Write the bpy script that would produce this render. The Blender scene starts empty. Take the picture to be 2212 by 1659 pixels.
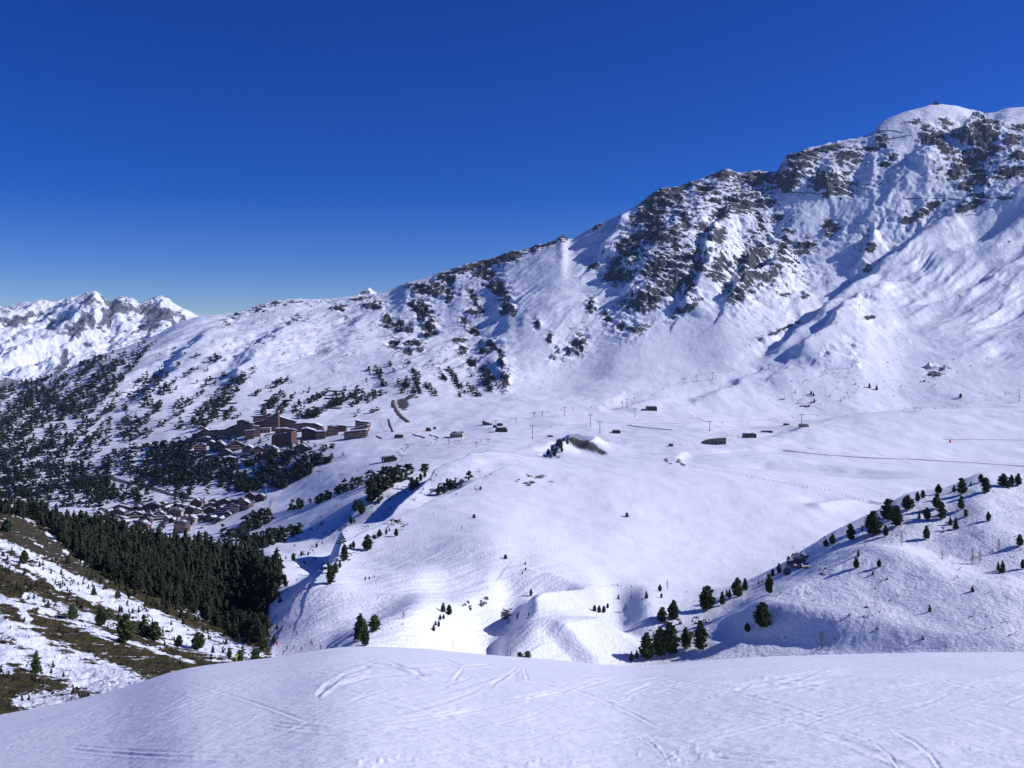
import bpy, bmesh, math, random
import numpy as np
from mathutils import Vector, Matrix, Euler

# ------------------------------------------------------------------ camera, world, sun, exposure
SC = bpy.context.scene
COL = SC.collection
F = 1916.0           # focal length in units of a 2212 wide picture
CU = 1106.0; HV = 720.0
cam_d = bpy.data.cameras.new('camera')
cam = bpy.data.objects.new('camera', cam_d)
COL.objects.link(cam)
cam_d.sensor_width = 36.0
cam_d.lens = 36.0 * F / 2212.0
cam_d.shift_y = -(829.5 - HV) / 2212.0
cam_d.clip_start = 0.5
cam_d.clip_end = 60000.0
cam.location = (0, 0, 0)
cam.rotation_euler = (math.radians(90), 0, 0)
SC.camera = cam
SC.render.resolution_x = 1024
SC.render.resolution_y = 768

SUN_EL = math.radians(31.5)
SUN_AZ = math.radians(5)      # angle from +X axis, negative = towards the viewer's back
sun_dir = Vector((math.cos(SUN_EL) * math.cos(SUN_AZ), math.cos(SUN_EL) * math.sin(SUN_AZ), math.sin(SUN_EL)))
sd = bpy.data.lights.new('sun', 'SUN')
sd.energy = 5.0
sd.angle = math.radians(0.5)
sd.color = (0.945, 0.945, 1.0)
so = bpy.data.objects.new('sun', sd)
so.rotation_euler = sun_dir.to_track_quat('Z', 'Y').to_euler()
so.location = (300, -200, 300)
COL.objects.link(so)

w = bpy.data.worlds.new('World')
SC.world = w
w.use_nodes = True
nt = w.node_tree
nt.nodes.clear()
sky = nt.nodes.new('ShaderNodeTexSky')
sky.sky_type = 'NISHITA'
sky.sun_disc = False
sky.sun_elevation = SUN_EL
# sun_rotation 0 puts the sun towards +Y and turns clockwise seen from above
sky.sun_rotation = math.radians(90) - SUN_AZ
sky.altitude = 3200
sky.air_density = 1.0
sky.dust_density = 0.0
sky.ozone_density = 3.2
hs = nt.nodes.new('ShaderNodeHueSaturation')
hs.inputs['Saturation'].default_value = 1.5
hs.inputs['Hue'].default_value = 0.525
bg = nt.nodes.new('ShaderNodeBackground')
bg.inputs['Strength'].default_value = 0.088
ow = nt.nodes.new('ShaderNodeOutputWorld')
nt.links.new(sky.outputs[0], hs.inputs['Color'])
tint = nt.nodes.new('ShaderNodeMix'); tint.data_type = 'RGBA'; tint.blend_type = 'MULTIPLY'
tint.inputs['Factor'].default_value = 1.0; tint.inputs['B'].default_value = (0.84, 0.92, 1.12, 1)
nt.links.new(hs.outputs[0], tint.inputs['A']); nt.links.new(tint.outputs['Result'], bg.inputs['Color'])
nt.links.new(bg.outputs[0], ow.inputs['Surface'])

vs = SC.view_settings
vs.view_transform = 'Standard'
vs.look = 'None'
vs.exposure = 0.0
vs.gamma = 1.0
vs.use_curve_mapping = False

# ------------------------------------------------------------------ numeric helpers
rng = np.random.default_rng(7)
random.seed(7)

def _hash(ix, iy, seed):
    h = (ix.astype(np.int64) * 374761393 + iy.astype(np.int64) * 668265263 + seed * 1442695041) & 0xFFFFFFFF
    h = ((h ^ (h >> 13)) * 1274126177) & 0xFFFFFFFF
    h = h ^ (h >> 16)
    return h

_GR = np.stack([np.cos(np.arange(64) * 2 * np.pi / 64), np.sin(np.arange(64) * 2 * np.pi / 64)], 1).astype(np.float32)

def pn(x, y, seed=0):
    """2-D gradient noise, about -1..1"""
    x = np.asarray(x, np.float64); y = np.asarray(y, np.float64)
    ix = np.floor(x); iy = np.floor(y)
    fx = (x - ix).astype(np.float32); fy = (y - iy).astype(np.float32)
    ix = ix.astype(np.int64); iy = iy.astype(np.int64)
    def g(dx, dy):
        k = (_hash(ix + dx, iy + dy, seed) & 63)
        gr = _GR[k]
        return gr[..., 0] * (fx - dx) + gr[..., 1] * (fy - dy)
    sx = fx * fx * fx * (fx * (fx * 6 - 15) + 10)
    sy = fy * fy * fy * (fy * (fy * 6 - 15) + 10)
    a = g(0, 0); b = g(1, 0); c = g(0, 1); d = g(1, 1)
    ab = a + (b - a) * sx; cd = c + (d - c) * sx
    return (ab + (cd - ab) * sy) * 1.5

def fbm(x, y, octs=4, seed=0, gain=0.5, lac=2.03):
    s = 0; a = 1.0; t = 0
    for i in range(octs):
        s = s + a * pn(x, y, seed + i * 17); t += a
        x = x * lac + 3.1; y = y * lac - 1.7; a *= gain
    return s / t

def ridged(x, y, octs=4, seed=0, gain=0.5, lac=2.05):
    s = 0; a = 1.0; t = 0
    for i in range(octs):
        n = 1 - np.abs(pn(x, y, seed + i * 13)) * 1.6
        s = s + a * n; t += a
        x = x * lac + 5.3; y = y * lac + 2.9; a *= gain
    return s / t          # about 0..1

def sstep(a, b, x):
    t = np.clip((x - a) / (b - a), 0, 1)
    return t * t * (3 - 2 * t)

def pchip(xs, ys, x):
    """monotone cubic through the knots"""
    xs = np.asarray(xs, float); ys = np.asarray(ys, float)
    h = np.diff(xs); d = np.diff(ys) / h
    m = np.zeros_like(ys)
    m[1:-1] = np.where(d[:-1] * d[1:] > 0, 2 * d[:-1] * d[1:] / (d[:-1] + d[1:] + 1e-12), 0)
    m[0] = d[0]; m[-1] = d[-1]
    x = np.clip(x, xs[0], xs[-1])
    k = np.clip(np.searchsorted(xs, x) - 1, 0, len(xs) - 2)
    t = (x - xs[k]) / h[k]
    t2 = t * t; t3 = t2 * t
    return (ys[k] * (2 * t3 - 3 * t2 + 1) + m[k] * h[k] * (t3 - 2 * t2 + t)
            + ys[k + 1] * (-2 * t3 + 3 * t2) + m[k + 1] * h[k] * (t3 - t2))

def ZV(v, y):
    return -(v - HV) / F * y
# ------------------------------------------------------------------ terrain
# key lines of the land: (column, row, distance) from near to far; each becomes a real line of heights
LINES = [
 # under the near crest
 ([(-700,1690,110),(0,1600,110),(300,1530,120),(760,1450,140),(1400,1500,180),(2212,1480,180),(2900,1460,140)], 10),
 ([(-700,1650,130),(-300,1600,140),(0,1550,150),(150,1520,170),(300,1480,200),(450,1444,250),(600,1424,340),(700,1408,340),(780,1404,310),(840,1406,320),(900,1409,342),(960,1413,370),(1020,1418,396),(1070,1423,404),(1104,1427,376),(1200,1440,380),(1280,1446,385),(1350,1450,390),(1500,1438,385),(1700,1426,365),(1900,1421,345),(2212,1418,320),(2900,1418,300)], 95),
 ([(-700,1350,260),(-300,1330,280),(0,1320,300),(150,1330,330),(300,1350,360),(450,1390,380),(550,1398,385),(600,1370,402),(640,1345,410),(700,1330,404),(780,1335,382),(900,1312,402),(980,1335,425),(1050,1342,434),(1100,1341,432),(1142,1340,408),(1200,1354,412),(1280,1388,414),(1350,1400,415),(1500,1378,412),(1700,1330,412),(1900,1290,408),(2050,1270,402),(2212,1250,395),(2900,1240,380)], 115),
 ([(-700,1080,450),(-300,1085,550),(0,1098,650),(138,1118,750),(230,1140,820),(306,1155,880),(400,1168,940),(490,1178,980),(545,1202,780),(590,1248,540),(620,1266,502),(660,1258,508),(700,1242,540),(780,1238,572),(900,1220,565),(1050,1196,560),(1120,1212,548),(1200,1238,520),(1280,1275,495),(1350,1348,445),(1400,1345,432),(1500,1322,440),(1600,1280,455),(1700,1225,470),(1800,1170,480),(1900,1125,490),(1950,1098,495),(2050,1075,505),(2130,1042,515),(2212,1045,520),(2900,1030,530)], 45),
 ([(-700,1250,850),(0,1190,1000),(300,1190,1300),(490,1168,1300),(560,1165,1050),(600,1188,760),(660,1205,670),(700,1222,645),(780,1200,690),(900,1158,708),(1050,1118,715),(1120,1136,690),(1200,1171,650),(1280,1210,610),(1350,1241,585),(1420,1264,570),(1500,1278,560),(1700,1237,620),(1900,1180,740),(2050,1150,820),(2212,1120,900),(2900,1120,900)], 90),
 ([(-700,1150,1600),(0,1130,1600),(300,1135,1550),(490,1140,1450),(600,1150,1200),(700,1122,1100),(800,1092,1000),(900,1072,1000),(1000,1040,1020),(1100,1012,1050),(1200,1003,1100),(1300,1000,1130),(1400,1001,1150),(1500,1006,1150),(1700,1034,1070),(1900,1058,1050),(2212,1050,1100),(2900,1050,1100)], 45),
 ([(-700,1060,1900),(0,1060,1900),(150,1080,1800),(300,1085,1750),(450,1085,1700),(600,1090,1500),(700,1060,1450),(800,1032,1400),(900,1015,1350),(1000,1003,1350),(1100,998,1350),(1200,1000,1350),(1300,1000,1350),(1500,1000,1350),(1700,1010,1350),(1900,1015,1400),(2212,1010,1450),(2900,1010,1450)], 45),
 ([(-700,1020,2050),(0,1020,2050),(150,1030,2050),(300,1040,1950),(450,1030,1950),(600,1005,1900),(700,1000,1750),(800,985,1700),(900,972,1700),(1000,962,1700),(1200,957,1700),(1500,960,1650),(1700,966,1650),(1900,972,1700),(2212,988,1700),(2900,988,1700)], 45),
 ([(-700,960,2300),(150,960,2300),(300,962,2250),(450,950,2200),(600,942,2150),(700,942,2100),(800,936,2050),(900,930,2050),(1200,925,1950),(1500,925,1950),(1600,937,1850),(1680,932,1880),(1750,918,1950),(1850,901,2000),(1950,892,2030),(2212,884,2080),(2900,870,2080)], 45),
 ([(-700,900,2700),(0,900,2700),(300,915,2500),(450,915,2400),(600,905,2400),(700,905,2350),(800,893,2400),(900,887,2400),(1000,878,2450),(1200,872,2450),(1500,877,2450),(1700,887,2450),(1850,884,2450),(1950,880,2500),(2212,872,2440),(2900,860,2300)], 60),
 ([(-700,870,2950),(0,870,2950),(300,840,2950),(450,850,2850),(600,860,2750),(800,850,2750),(900,868,2550),(1000,862,2600),(1100,845,2700),(1200,815,2850),(1280,780,2950),(1350,728,3050),(1450,700,3100),(1550,705,3050),(1650,770,2850),(1750,772,2800),(1850,768,2800),(1950,800,2750),(2050,812,2690),(2212,825,2630),(2900,830,2500)], 125),
 ([(-700,860,3300),(0,850,3250),(300,770,3400),(450,740,3400),(600,730,3400),(800,740,3300),(900,740,3250),(1000,745,3200),(1100,720,3200),(1200,650,3300),(1300,620,3400),(1400,560,3450),(1500,540,3450),(1600,560,3480),(1700,590,3450),(1800,600,3400),(1900,590,3350),(2050,600,3260),(2212,600,3170),(2900,600,2850)], 155),
 ([(-700,900,3500),(-200,870,3600),(0,845,3700),(50,830,3750),(100,812,3800),(140,800,3850),(200,772,3900),(270,750,3950),(330,728,4000),(380,700,4000),(420,686,4050),(450,681,4050),(500,676,4100),(560,660,4100),(600,650,4150),(640,646,4150),(700,646,4150),(750,641,4150),(800,637,4100),(840,627,4100),(880,612,4000),(920,600,4000),(960,585,4000),(1000,574,3950),(1050,562,3950),(1100,547,3900),(1150,534,3900),(1200,517,3900),(1215,510,3900),(1230,516,3900),(1270,496,3900),(1300,480,3900),(1350,460,3900),(1400,427,3900),(1420,414,3900),(1480,400,3920),(1500,390,3930),(1540,378,3940),(1565,369,3950),(1600,377,3950),(1620,371,3950),(1670,372,3950),(1690,362,3950),(1720,338,3950),(1760,322,3960),(1800,312,3980),(1860,297,4000),(1885,287,4000),(1900,268,4050),(1940,248,4080),(2000,232,4120),(2022,226,4150),(2060,230,4150),(2100,239,4150),(2140,245,4080),(2180,233,4060),(2212,231,4050),(2400,262,3950),(2900,320,3700)], 14),
]
ucols = np.concatenate([np.linspace(-700, -40, 40)[:-1], np.arange(-40, 2252, 2.7), np.linspace(2254, 2900, 34)])
NC = len(ucols)
LY = []; LZ = []
for pts, n in LINES:
    a = np.array(pts, float)
    vv = pchip(a[:, 0], a[:, 1], ucols); yy = pchip(a[:, 0], a[:, 2], ucols)
    sg_ = {0: 30, 1: 16, 2: 16, 3: 9, 4: 46, 5: 50, 6: 34, 7: 34, 8: 24, 9: 30, 10: 24, 11: 30, 12: 0}[len(LY)]
    if sg_:
        uu = np.arange(-1000, 3200, 3.0); kk = np.exp(-(np.arange(-3 * sg_, 3 * sg_ + 1, 3.0) / sg_) ** 2 / 2); kk /= kk.sum(); pad = len(kk) // 2
        sm = lambda q_: np.interp(ucols, uu, np.convolve(np.pad(np.interp(uu, ucols, q_), pad, mode='edge'), kk, 'valid'))
        zz_ = sm(ZV(vv, yy)); yy = sm(yy); vv = HV - zz_ * F / yy
    LY.append(yy); LZ.append(ZV(vv, yy))
LY.append(LY[-1] + 700); LZ.append(LZ[-1] - 420)
LY = np.array(LY); LZ = np.array(LZ)                    # [line, col]
rows = []
for i, (p, n) in enumerate(LINES):
    for k in range(n):
        rows.append(i + k / n)
rows.append(len(LINES))
rows = np.array(rows); NR = len(rows)
ri = np.minimum(rows.astype(int), len(LINES) - 1); rt = rows - ri
# monotone-limited cubic of z over y between lines
H_ = np.diff(LY, axis=0); D_ = np.diff(LZ, axis=0) / H_
M_ = np.zeros_like(LZ)
M_[1:-1] = (D_[:-1] * H_[1:] + D_[1:] * H_[:-1]) / (H_[1:] + H_[:-1])
M_[0] = D_[0]; M_[-1] = D_[-1]
M_[12] = 0.5 * D_[11] + 0.1 * D_[12]
t = rt[None, :]; t2 = t * t; t3 = t2 * t
Y = (LY[ri] * (1 - rt)[:, None] + LY[ri + 1] * rt[:, None]).T.copy()      # [col,row]
h = H_[ri].T
Z = (LZ[ri].T * (2 * t3 - 3 * t2 + 1) + M_[ri].T * h * (t3 - 2 * t2 + t) + LZ[ri + 1].T * (-2 * t3 + 3 * t2) + M_[ri + 1].T * h * (t3 - t2))
U = np.repeat(ucols[:, None], NR, 1)
# even out the middle basin sideways so that no crease of the key lines shows
kk = np.exp(-(np.arange(-54, 55) / 20.0) ** 2 / 2); kk /= kk.sum()
sel = np.where((rows > 3.5) & (rows < 7.2))[0]
wcol = sstep(1110, 1210, ucols)
for j in sel:
    wj = wcol * float(sstep(3.5, 4.1, rows[j]) * (1 - sstep(6.4, 7.2, rows[j])))
    for A in (Y, Z):
        A[:, j] += wj * (np.convolve(np.pad(A[:, j], 54, mode='edge'), kk, 'valid') - A[:, j])
X = (U - CU) / F * Y
R = np.repeat(rows[None, :], NC, 0)

def blur(a, n):
    for _ in range(n):
        b = a.copy()
        b[1:-1] = (a[:-2] + 2 * a[1:-1] + a[2:]) / 4
        a = b
    return a
def blur2(a, n):
    for _ in range(n):
        b = a.copy()
        b[1:-1] = (a[:-2] + 2 * a[1:-1] + a[2:]) / 4
        a = b.copy()
        b[:, 1:-1] = (a[:, :-2] + 2 * a[:, 1:-1] + a[:, 2:]) / 4
        a = b
    return a

def surf(u, v, ymin=100.0, ymax=1e9):
    """distance at which the sight line (u,v) first meets the land"""
    c = (u - ucols[0])
    k = int(np.clip(np.searchsorted(ucols, u) - 1, 0, NC - 2)); f = (u - ucols[k]) / (ucols[k + 1] - ucols[k])
    y = Y[k] * (1 - f) + Y[k + 1] * f; z = Z[k] * (1 - f) + Z[k + 1] * f
    ray = ZV(v, y)
    d = z - ray
    idx = np.where((d[1:] >= 0) & (d[:-1] < 0) & (y[1:] > ymin) & (y[1:] < ymax))[0]
    if len(idx) == 0: return None
    i = idx[0]
    g = d[i] / (d[i] - d[i + 1])
    return float(y[i] + g * (y[i + 1] - y[i]))

def at(u, v, ymin=100.0, ymax=1e9):
    y = surf(u, v, ymin, ymax)
    if y is None: return None
    return ((u - CU) / F * y, y, ZV(v, y))

def gz(x, y):
    """height of the land at x,y"""
    u = CU + F * x / y
    k = int(np.clip(np.searchsorted(ucols, u) - 1, 0, NC - 2)); f = (u - ucols[k]) / (ucols[k + 1] - ucols[k])
    a = np.interp(y, Y[k], Z[k]); b = np.interp(y, Y[k + 1], Z[k + 1])
    return float(a * (1 - f) + b * f)

def poly_world(pts):
    out = []
    for u, v in pts:
        p = None
        for dv in range(0, 40, 3):
            p = at(u, v + dv)
            if p: break
        if p is None:
            raise RuntimeError('no land at %s %s' % (u, v))
        out.append(p[:2])
    return np.array(out)

def seg_dist(px, py, poly):
    """signed distance (left of direction positive) and position 0..1 along polyline"""
    best = np.full(px.shape, 1e9); sg = np.zeros(px.shape); tt = np.zeros(px.shape)
    n = len(poly) - 1
    L = np.concatenate([[0], np.cumsum(np.hypot(*np.diff(poly, axis=0).T))])
    for i in range(n):
        ax, ay = poly[i]; bx, by = poly[i + 1]
        dx, dy = bx - ax, by - ay; l2 = dx * dx + dy * dy + 1e-9
        s = np.clip(((px - ax) * dx + (py - ay) * dy) / l2, 0, 1)
        qx = px - (ax + s * dx); qy = py - (ay + s * dy)
        d = np.hypot(qx, qy)
        m = d < best
        best = np.where(m, d, best)
        cr = dx * qy - dy * qx
        sg = np.where(m, np.sign(cr), sg)
        tt = np.where(m, (L[i] + s * (L[i + 1] - L[i])) / L[-1], tt)
    return best, sg, tt

SPURS = [
 # picture polyline from the top down to the foot, height, half width lit side, half width shaded (left) side
 # middle hill
 ([(1120,1000),(960,1058),(860,1130),(760,1200),(712,1250)], 18, 60, 15, 1e9),
 ([(1050,1050),(985,1090),(900,1140),(840,1180)], 15, 60, 14, 55),
 ([(960,1010),(900,1035),(840,1068),(790,1108),(740,1145)], 18, 60, 20, 1e9),
 ([(1050,980),(970,1020),(900,1052)], 11, 50, 14, 50),
 ([(700,1245),(670,1290),(640,1325),(628,1345)], 7, 40, 14, 1e9),
 ([(1060,1250),(960,1330),(880,1370),(740,1392)], 7, 45, 14, 1e9),
 # gully walls in the lower middle
 ([(1290,1268),(1200,1287),(1155,1300),(1146,1330),(1120,1372),(1090,1405)], 15, 40, 11, 34),
 ([(1330,1366),(1280,1374),(1230,1384),(1180,1403)], 8, 34, 13, 1e9),
 # near right slope
 ([(1283,893),(1318,863),(1370,841)], 5, 60, 24, 1e9),
 ([(1719,787),(1611,822),(1572,845),(1483,876)], 12, 70, 24, 1e9),
 ([(1800,908),(1740,925),(1680,950)], 6, 60, 22, 1e9),
 ([(1950,1035),(1750,1012),(1570,998)], -9, 60, 60, 1e9),
 ([(1855,1082),(1800,1092),(1745,1104)], 5, 16, 14, 1e9),
 ([(1460,860),(1400,870),(1330,885)], 7, 60, 24, 1e9),
 ([(1520,1012),(1468,1000),(1452,986),(1490,974),(1600,967),(1710,964)], 6, 10, 10, 90),
 ([(1990,1180),(1850,1250),(1720,1312),(1600,1390)], 11, 110, 26, 1e9),
 # knoll behind the middle hill
 ([(1236,950),(1226,960),(1205,988)], 16, 34, 15, 1e9),
 ([(1240,952),(1270,962),(1300,978)], 14, 26, 24, 1e9),
 # wide right flank of the mountain
 ([(2140,430),(2050,500),(1960,570),(1890,625),(1800,690),(1720,760)], 30, 160, 70, 1e9),
 ([(2060,470),(1950,560),(1870,620)], 18, 90, 45, 1e9),
 ([(1900,500),(1880,540),(1850,585)], 28, 90, 30, 1e9),
 ([(1980,600),(1920,650),(1850,690),(1780,750),(1700,800)], 26, 120, 50, 1e9),
 ([(1930,590),(1800,680),(1650,790)], 22, 110, 45, 1e9),
 ([(2040,300),(2000,330),(1960,360)], 26, 90, 50, 1e9),
 ([(2120,265),(2100,290),(2075,330)], 55, 90, 70, 1e9),
 ([(1740,520),(1700,560),(1660,600),(1610,640),(1560,680)], 34, 90, 34, 1e9),
 ([(1690,545),(1680,580),(1660,620)], 20, 50, 22, 1e9),
 ([(1650,540),(1620,580),(1590,640)], 30, 60, 30, 1e9),
 ([(1560,490),(1530,540),(1530,590),(1500,640)], 40, 90, 34, 1e9),
 ([(1480,480),(1420,540),(1360,580),(1320,600)], 34, 90, 40, 1e9),
 ([(1440,590),(1390,630),(1350,660)], 24, 70, 30, 1e9),
 ([(1380,450),(1330,510),(1290,570)], 30, 90, 40, 1e9),
 ([(1480,600),(1500,640),(1470,690)], 24, 70, 30, 1e9),
 ([(1700,350),(1690,390),(1660,410)], 36, 90, 50, 1e9),
 ([(1810,380),(1790,400),(1760,415)], 30, 70, 40, 1e9),
 ([(1600,430),(1570,470),(1550,500)], 20, 60, 30, 1e9),
 ([(1880,790),(1800,790),(1740,810),(1620,840)], 10, 80, 30, 1e9),
 # tree slope on the left
 ([(1080,600),(1100,680),(1075,760),(1095,850)], 14, 70, 50, 1e9),
 ([(840,650),(780,700),(730,780)], 14, 120, 60, 1e9),
 ([(650,690),(560,760),(480,850)], 18, 120, 70, 1e9),
 ([(480,700),(400,780),(290,880)], 18, 120, 70, 1e9),
]
dZ = np.zeros_like(Z)
wx = pn(X / 90, Y / 90, 91) * 14 + pn(X / 25, Y / 25, 92) * 4
wx *= sstep(300, 2500, Y) * 2.2 + 0.3
for pts, hh, wl, ws, rec in SPURS:
    if hh >= 18:
        hh *= 1.35; ws *= 0.62
    P = poly_world(pts)
    x0, x1 = P[:, 0].min() - 3 * wl, P[:, 0].max() + 3 * wl
    y0, y1 = P[:, 1].min() - 3 * wl, P[:, 1].max() + 3 * wl
    m = (X > x0) & (X < x1) & (Y > y0) & (Y < y1)
    if not m.any(): continue
    d, sg, tt = seg_dist(X[m] + wx[m], Y[m] + wx[m] * 0.4, P)
    # right-hand side (lit, towards +x): sg depends on direction; direction is downhill (towards the viewer/left)
    lit = sg > 0
    wd = np.where(lit, wl, ws)
    prof = np.exp(-(d / wd) ** 1.5) * hh - np.where(lit, 0, 1) * hh * 0.45 * np.exp(-((d - 1.7 * ws) / (ws * 1.1)) ** 2)
    if rec < 1e8:        # a bank: the ground drops on the left only, then comes back
        prof = np.where(lit, 0, -hh * (1 - np.exp(-(d / ws) ** 1.5)) * np.exp(-(np.maximum(d - ws, 0) / rec) ** 2))
    end = sstep(0, 0.3, tt + 0.01) * (1 - 0.9 * sstep(0.8, 1.0, tt))
    dZ[m] += prof * (0.08 + 0.92 * end)
Z0 = Z.copy()
Z += dZ

# region weights
mount = sstep(9.3, 10.4, R)                                # the mountain side
rightm = sstep(1180, 1420, U)
# erosion ribs running down and to the left on the mountain
q = X * 0.57 - Y * 0.82
p_ = X * 0.82 + Y * 0.57
warp = fbm(X / 500, Y / 500, 3, 5) * 110
q2 = q + warp
rib = ridged(q2 / 260, p_ / 900, 5, 21, 0.52)
q3 = X + warp * 0.6
rib2 = ridged(q3 / 190, Y / 520, 5, 44, 0.55)
Vq = HV - Z0 * F / Y
flank = sstep(-25, 45, Vq - np.interp(U, [1300, 1500, 1750, 1950, 2150, 2900], [900, 740, 690, 560, 440, 380])) * sstep(1350, 1500, U)
ribf = ridged((X * 0.38 - Y * 0.92 + warp * 0.5) / 170, (X * 0.92 + Y * 0.38) / 1100, 5, 63, 0.5)
lowf = sstep(9.9, 10.8, R)
skyfade = 1 - sstep(11.6, 12.0, R) * 0.75
craggy = np.zeros_like(Z)

def blob_field(blobs, zz=None):
    f = np.zeros_like(Z)
    V = HV - (Z0 if zz is None else zz) * F / Y
    for b in blobs:
        u, v, ru, rv = b[:4]; ang = math.radians(b[4]) if len(b) > 4 else 0; s = b[5] if len(b) > 5 else 1
        m = (np.abs(U - u) < 2.5 * max(ru, rv)) & (np.abs(V - v) < 2.5 * max(ru, rv)) & (R > 9.0)
        if not m.any(): continue
        du = U[m] - u; dv = V[m] - v
        a = du * math.cos(ang) + dv * math.sin(ang); bb = -du * math.sin(ang) + dv * math.cos(ang)
        e = (a / ru) ** 2 + (bb / rv) ** 2
        f[m] = np.maximum(f[m], s * np.exp(-e * 0.75))
    return f
ROCKS = [
 (1095,552,38,12,-15),(1035,573,60,7,-14),(1044,591,26,11,10),(962,603,18,13),(925,624,42,11,8),(968,634,8,16),(808,661,20,7),(732,663,12,5),(784,645,27,4,-8,.8),
 (907,664,24,13,20),(919,684,22,9,30),(925,704,14,14),(928,720,15,7),(861,704,18,9),(836,695,9,12),(882,714,10,7),(894,741,15,6),(851,744,12,7),(907,755,9,5),(882,761,9,5),
 (1023,643,6,18,-20),(1038,672,8,10),(1020,676,14,4),(1075,624,24,14,35),(1094,655,8,12,20),(1088,670,9,10),(1107,673,7,10),(1002,695,6,10,-20),(1026,716,10,7,35),(1060,747,16,7,30),(1081,778,5,20,-8),(1090,827,9,22),(1044,759,10,6),
 (998,756,8,8),(990,736,12,4),(1020,785,9,9),
 (1215,512,14,7),(1185,525,22,6,-20),(1155,535,18,5,-15),(1290,490,10,4,-30),
 (1556,375,40,11),(1640,384,50,13),(1430,428,46,20,-15),(1525,409,20,10),(1409,445,24,18,-30),(1385,470,22,10,-35),(1580,428,60,5,-8,.8),(1480,400,30,6,-15),
 (1412,483,18,18),(1479,480,9,16),(1421,510,42,13),(1372,516,20,10,-20),(1345,530,16,8,-30),(1455,501,14,10),(1458,529,6,16),
 (1559,461,20,10,-20),(1602,446,24,12),(1650,440,20,8),(1522,489,12,8),(1642,477,5,20,-15),(1678,470,12,4),(1550,507,16,12,30),
 (1360,547,22,18,-20,.8),(1330,565,18,10,-30,.8),(1283,575,10,6,-30),(1482,559,24,10,15),(1513,578,22,9,25),(1544,596,20,9,30),(1560,570,16,14),
 (1421,581,32,16,-20),(1335,596,32,17),(1436,624,44,17,-15),(1390,651,40,21,-10),(1467,596,14,16),(1488,614,11,22),(1482,667,34,9,-30),(1375,716,26,11,-20),(1340,705,10,8),
 (1620,565,26,20,-30,.9),(1620,605,26,22,-30,.9),(1590,642,22,14,-30,.9),(1570,620,14,14,0,.7),(1690,544,9,26,10,.9),(1666,593,16,16,0,.85),(1737,535,24,11,-20,.9),(1642,544,16,10),(1700,500,10,8,0,.7),
 (1277,663,8,15,-20),(1311,688,6,15,-20),(1250,745,14,20,30,.9),(1187,730,5,10),(1160,700,5,8),(1225,760,7,18,30,.7),(1200,765,6,15,30,.7),
 (2040,262,14,7,20,.9),(2010,302,26,10,20,.85),(2070,290,14,12,0,.9),(1975,262,16,4,-10,.8),
 (1721,339,24,14),(1700,391,28,16,-30),(1746,334,30,11,-15),(1791,320,28,7,-15),(1727,353,22,10),(1828,337,28,8,-10),(1905,302,14,10,30),(1880,322,18,6,-10,.9),(1929,339,8,6),
 (1796,400,36,18,10),(1775,385,14,10),(1913,353,8,6),(1850,350,20,6,0,.7),
 (2025,291,18,9,30),(2041,321,20,8,30),(2000,275,10,6,0,.8),(2120,289,26,28),(2131,318,26,12,20),(2118,339,16,11),(2083,360,17,17,20),(2062,376,12,12),(2118,382,16,14,40),(2100,350,14,8),
 (2144,265,18,5,15),(2184,302,16,9),(2200,275,14,7),(2184,374,30,10,-10),(2200,335,16,8),(2086,403,14,8),(2173,427,14,3),(2110,425,20,5),
 (2091,448,30,8,-15,.9),(1993,459,16,6,-15),(1964,475,14,6,-20),(2020,440,16,5,-20,.8),(1794,493,13,12),(1680,469,10,4),(1879,536,10,8),(1873,580,8,10,0,.8),
 (1844,779,15,16,0,.9),(1787,785,14,9,-20),(1775,799,26,10,-15,.8),(1850,799,16,10),(1870,828,16,6,20,.8),(2018,808,14,5),(2035,795,8,4),(2008,795,7,4),
 (1698,636,10,5),(1740,640,8,4),(1878,686,12,4),(1680,716,60,4,-25,.8),
 (1760,843,20,6,0,.55),(1800,850,24,10,0,.5),(1640,840,20,7,0,.8),
 (560,665,24,6,-20,.6),(600,655,16,4,0,.8),(510,682,20,6,-20,.6),(490,700,20,8,0,.5),(640,652,20,4,0,.6),(700,650,20,4,0,.5),(640,690,30,10,0,.45),(750,690,10,12,-10,.5),(560,740,30,8,-10,.45),
]
rockf = blob_field([(b[0], b[1], b[2] * 1.18, b[3] * 1.25) + tuple(b[4:]) for b in ROCKS])
cliff = blur2(rockf, 6)
small = fbm(X / 60, Y / 60, 5, 31)
med = ridged(X / 110 + 3, (Y + Z0 * 0.8) / 110, 5, 61, 0.55)
Z += mount * skyfade * lowf * (rightm * (1 - flank) * ((rib - 0.55) * 52 + (rib2 - 0.55) * 10) + (1 - rightm) * (rib - 0.55) * 24 + flank * (ribf - 0.55) * 78)
ZONES = [(1430,540,150,105,-20,.52),(1640,560,120,110,-30,.52),(1780,360,130,55,-15,.50),(2110,340,130,90,0,.50),(1600,400,120,34,-5,.54),(1950,470,200,50,-25,.36),(1900,370,90,60,0,.38),(1350,700,60,50,0,.34),(1150,540,120,22,-18,.48),(1000,640,120,60,20,.42),(1240,740,60,60,0,.36),(640,660,200,30,-4,.40),(700,740,200,70,0,.22),(1000,760,120,80,0,.34)]
zone = np.zeros_like(Z)
for (u, v, ru, rv, ang, s) in ZONES:
    a_ = math.radians(ang); du = U - u; dv = Vq - v
    a = du * math.cos(a_) + dv * math.sin(a_); b2 = -du * math.sin(a_) + dv * math.cos(a_)
    zone = np.maximum(zone, s * np.exp(-((a / ru) ** 4 + (b2 / rv) ** 4)))
crag = np.clip(np.maximum(cliff, zone * 1.1 * rightm), 0, 1)
Z += mount * (0.35 + 0.65 * skyfade) * crag * ((med - 0.5) * 40 + (ridged(X / 34, (Y + Z0) / 34, 4, 77, 0.6) - .5) * 26)
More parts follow.
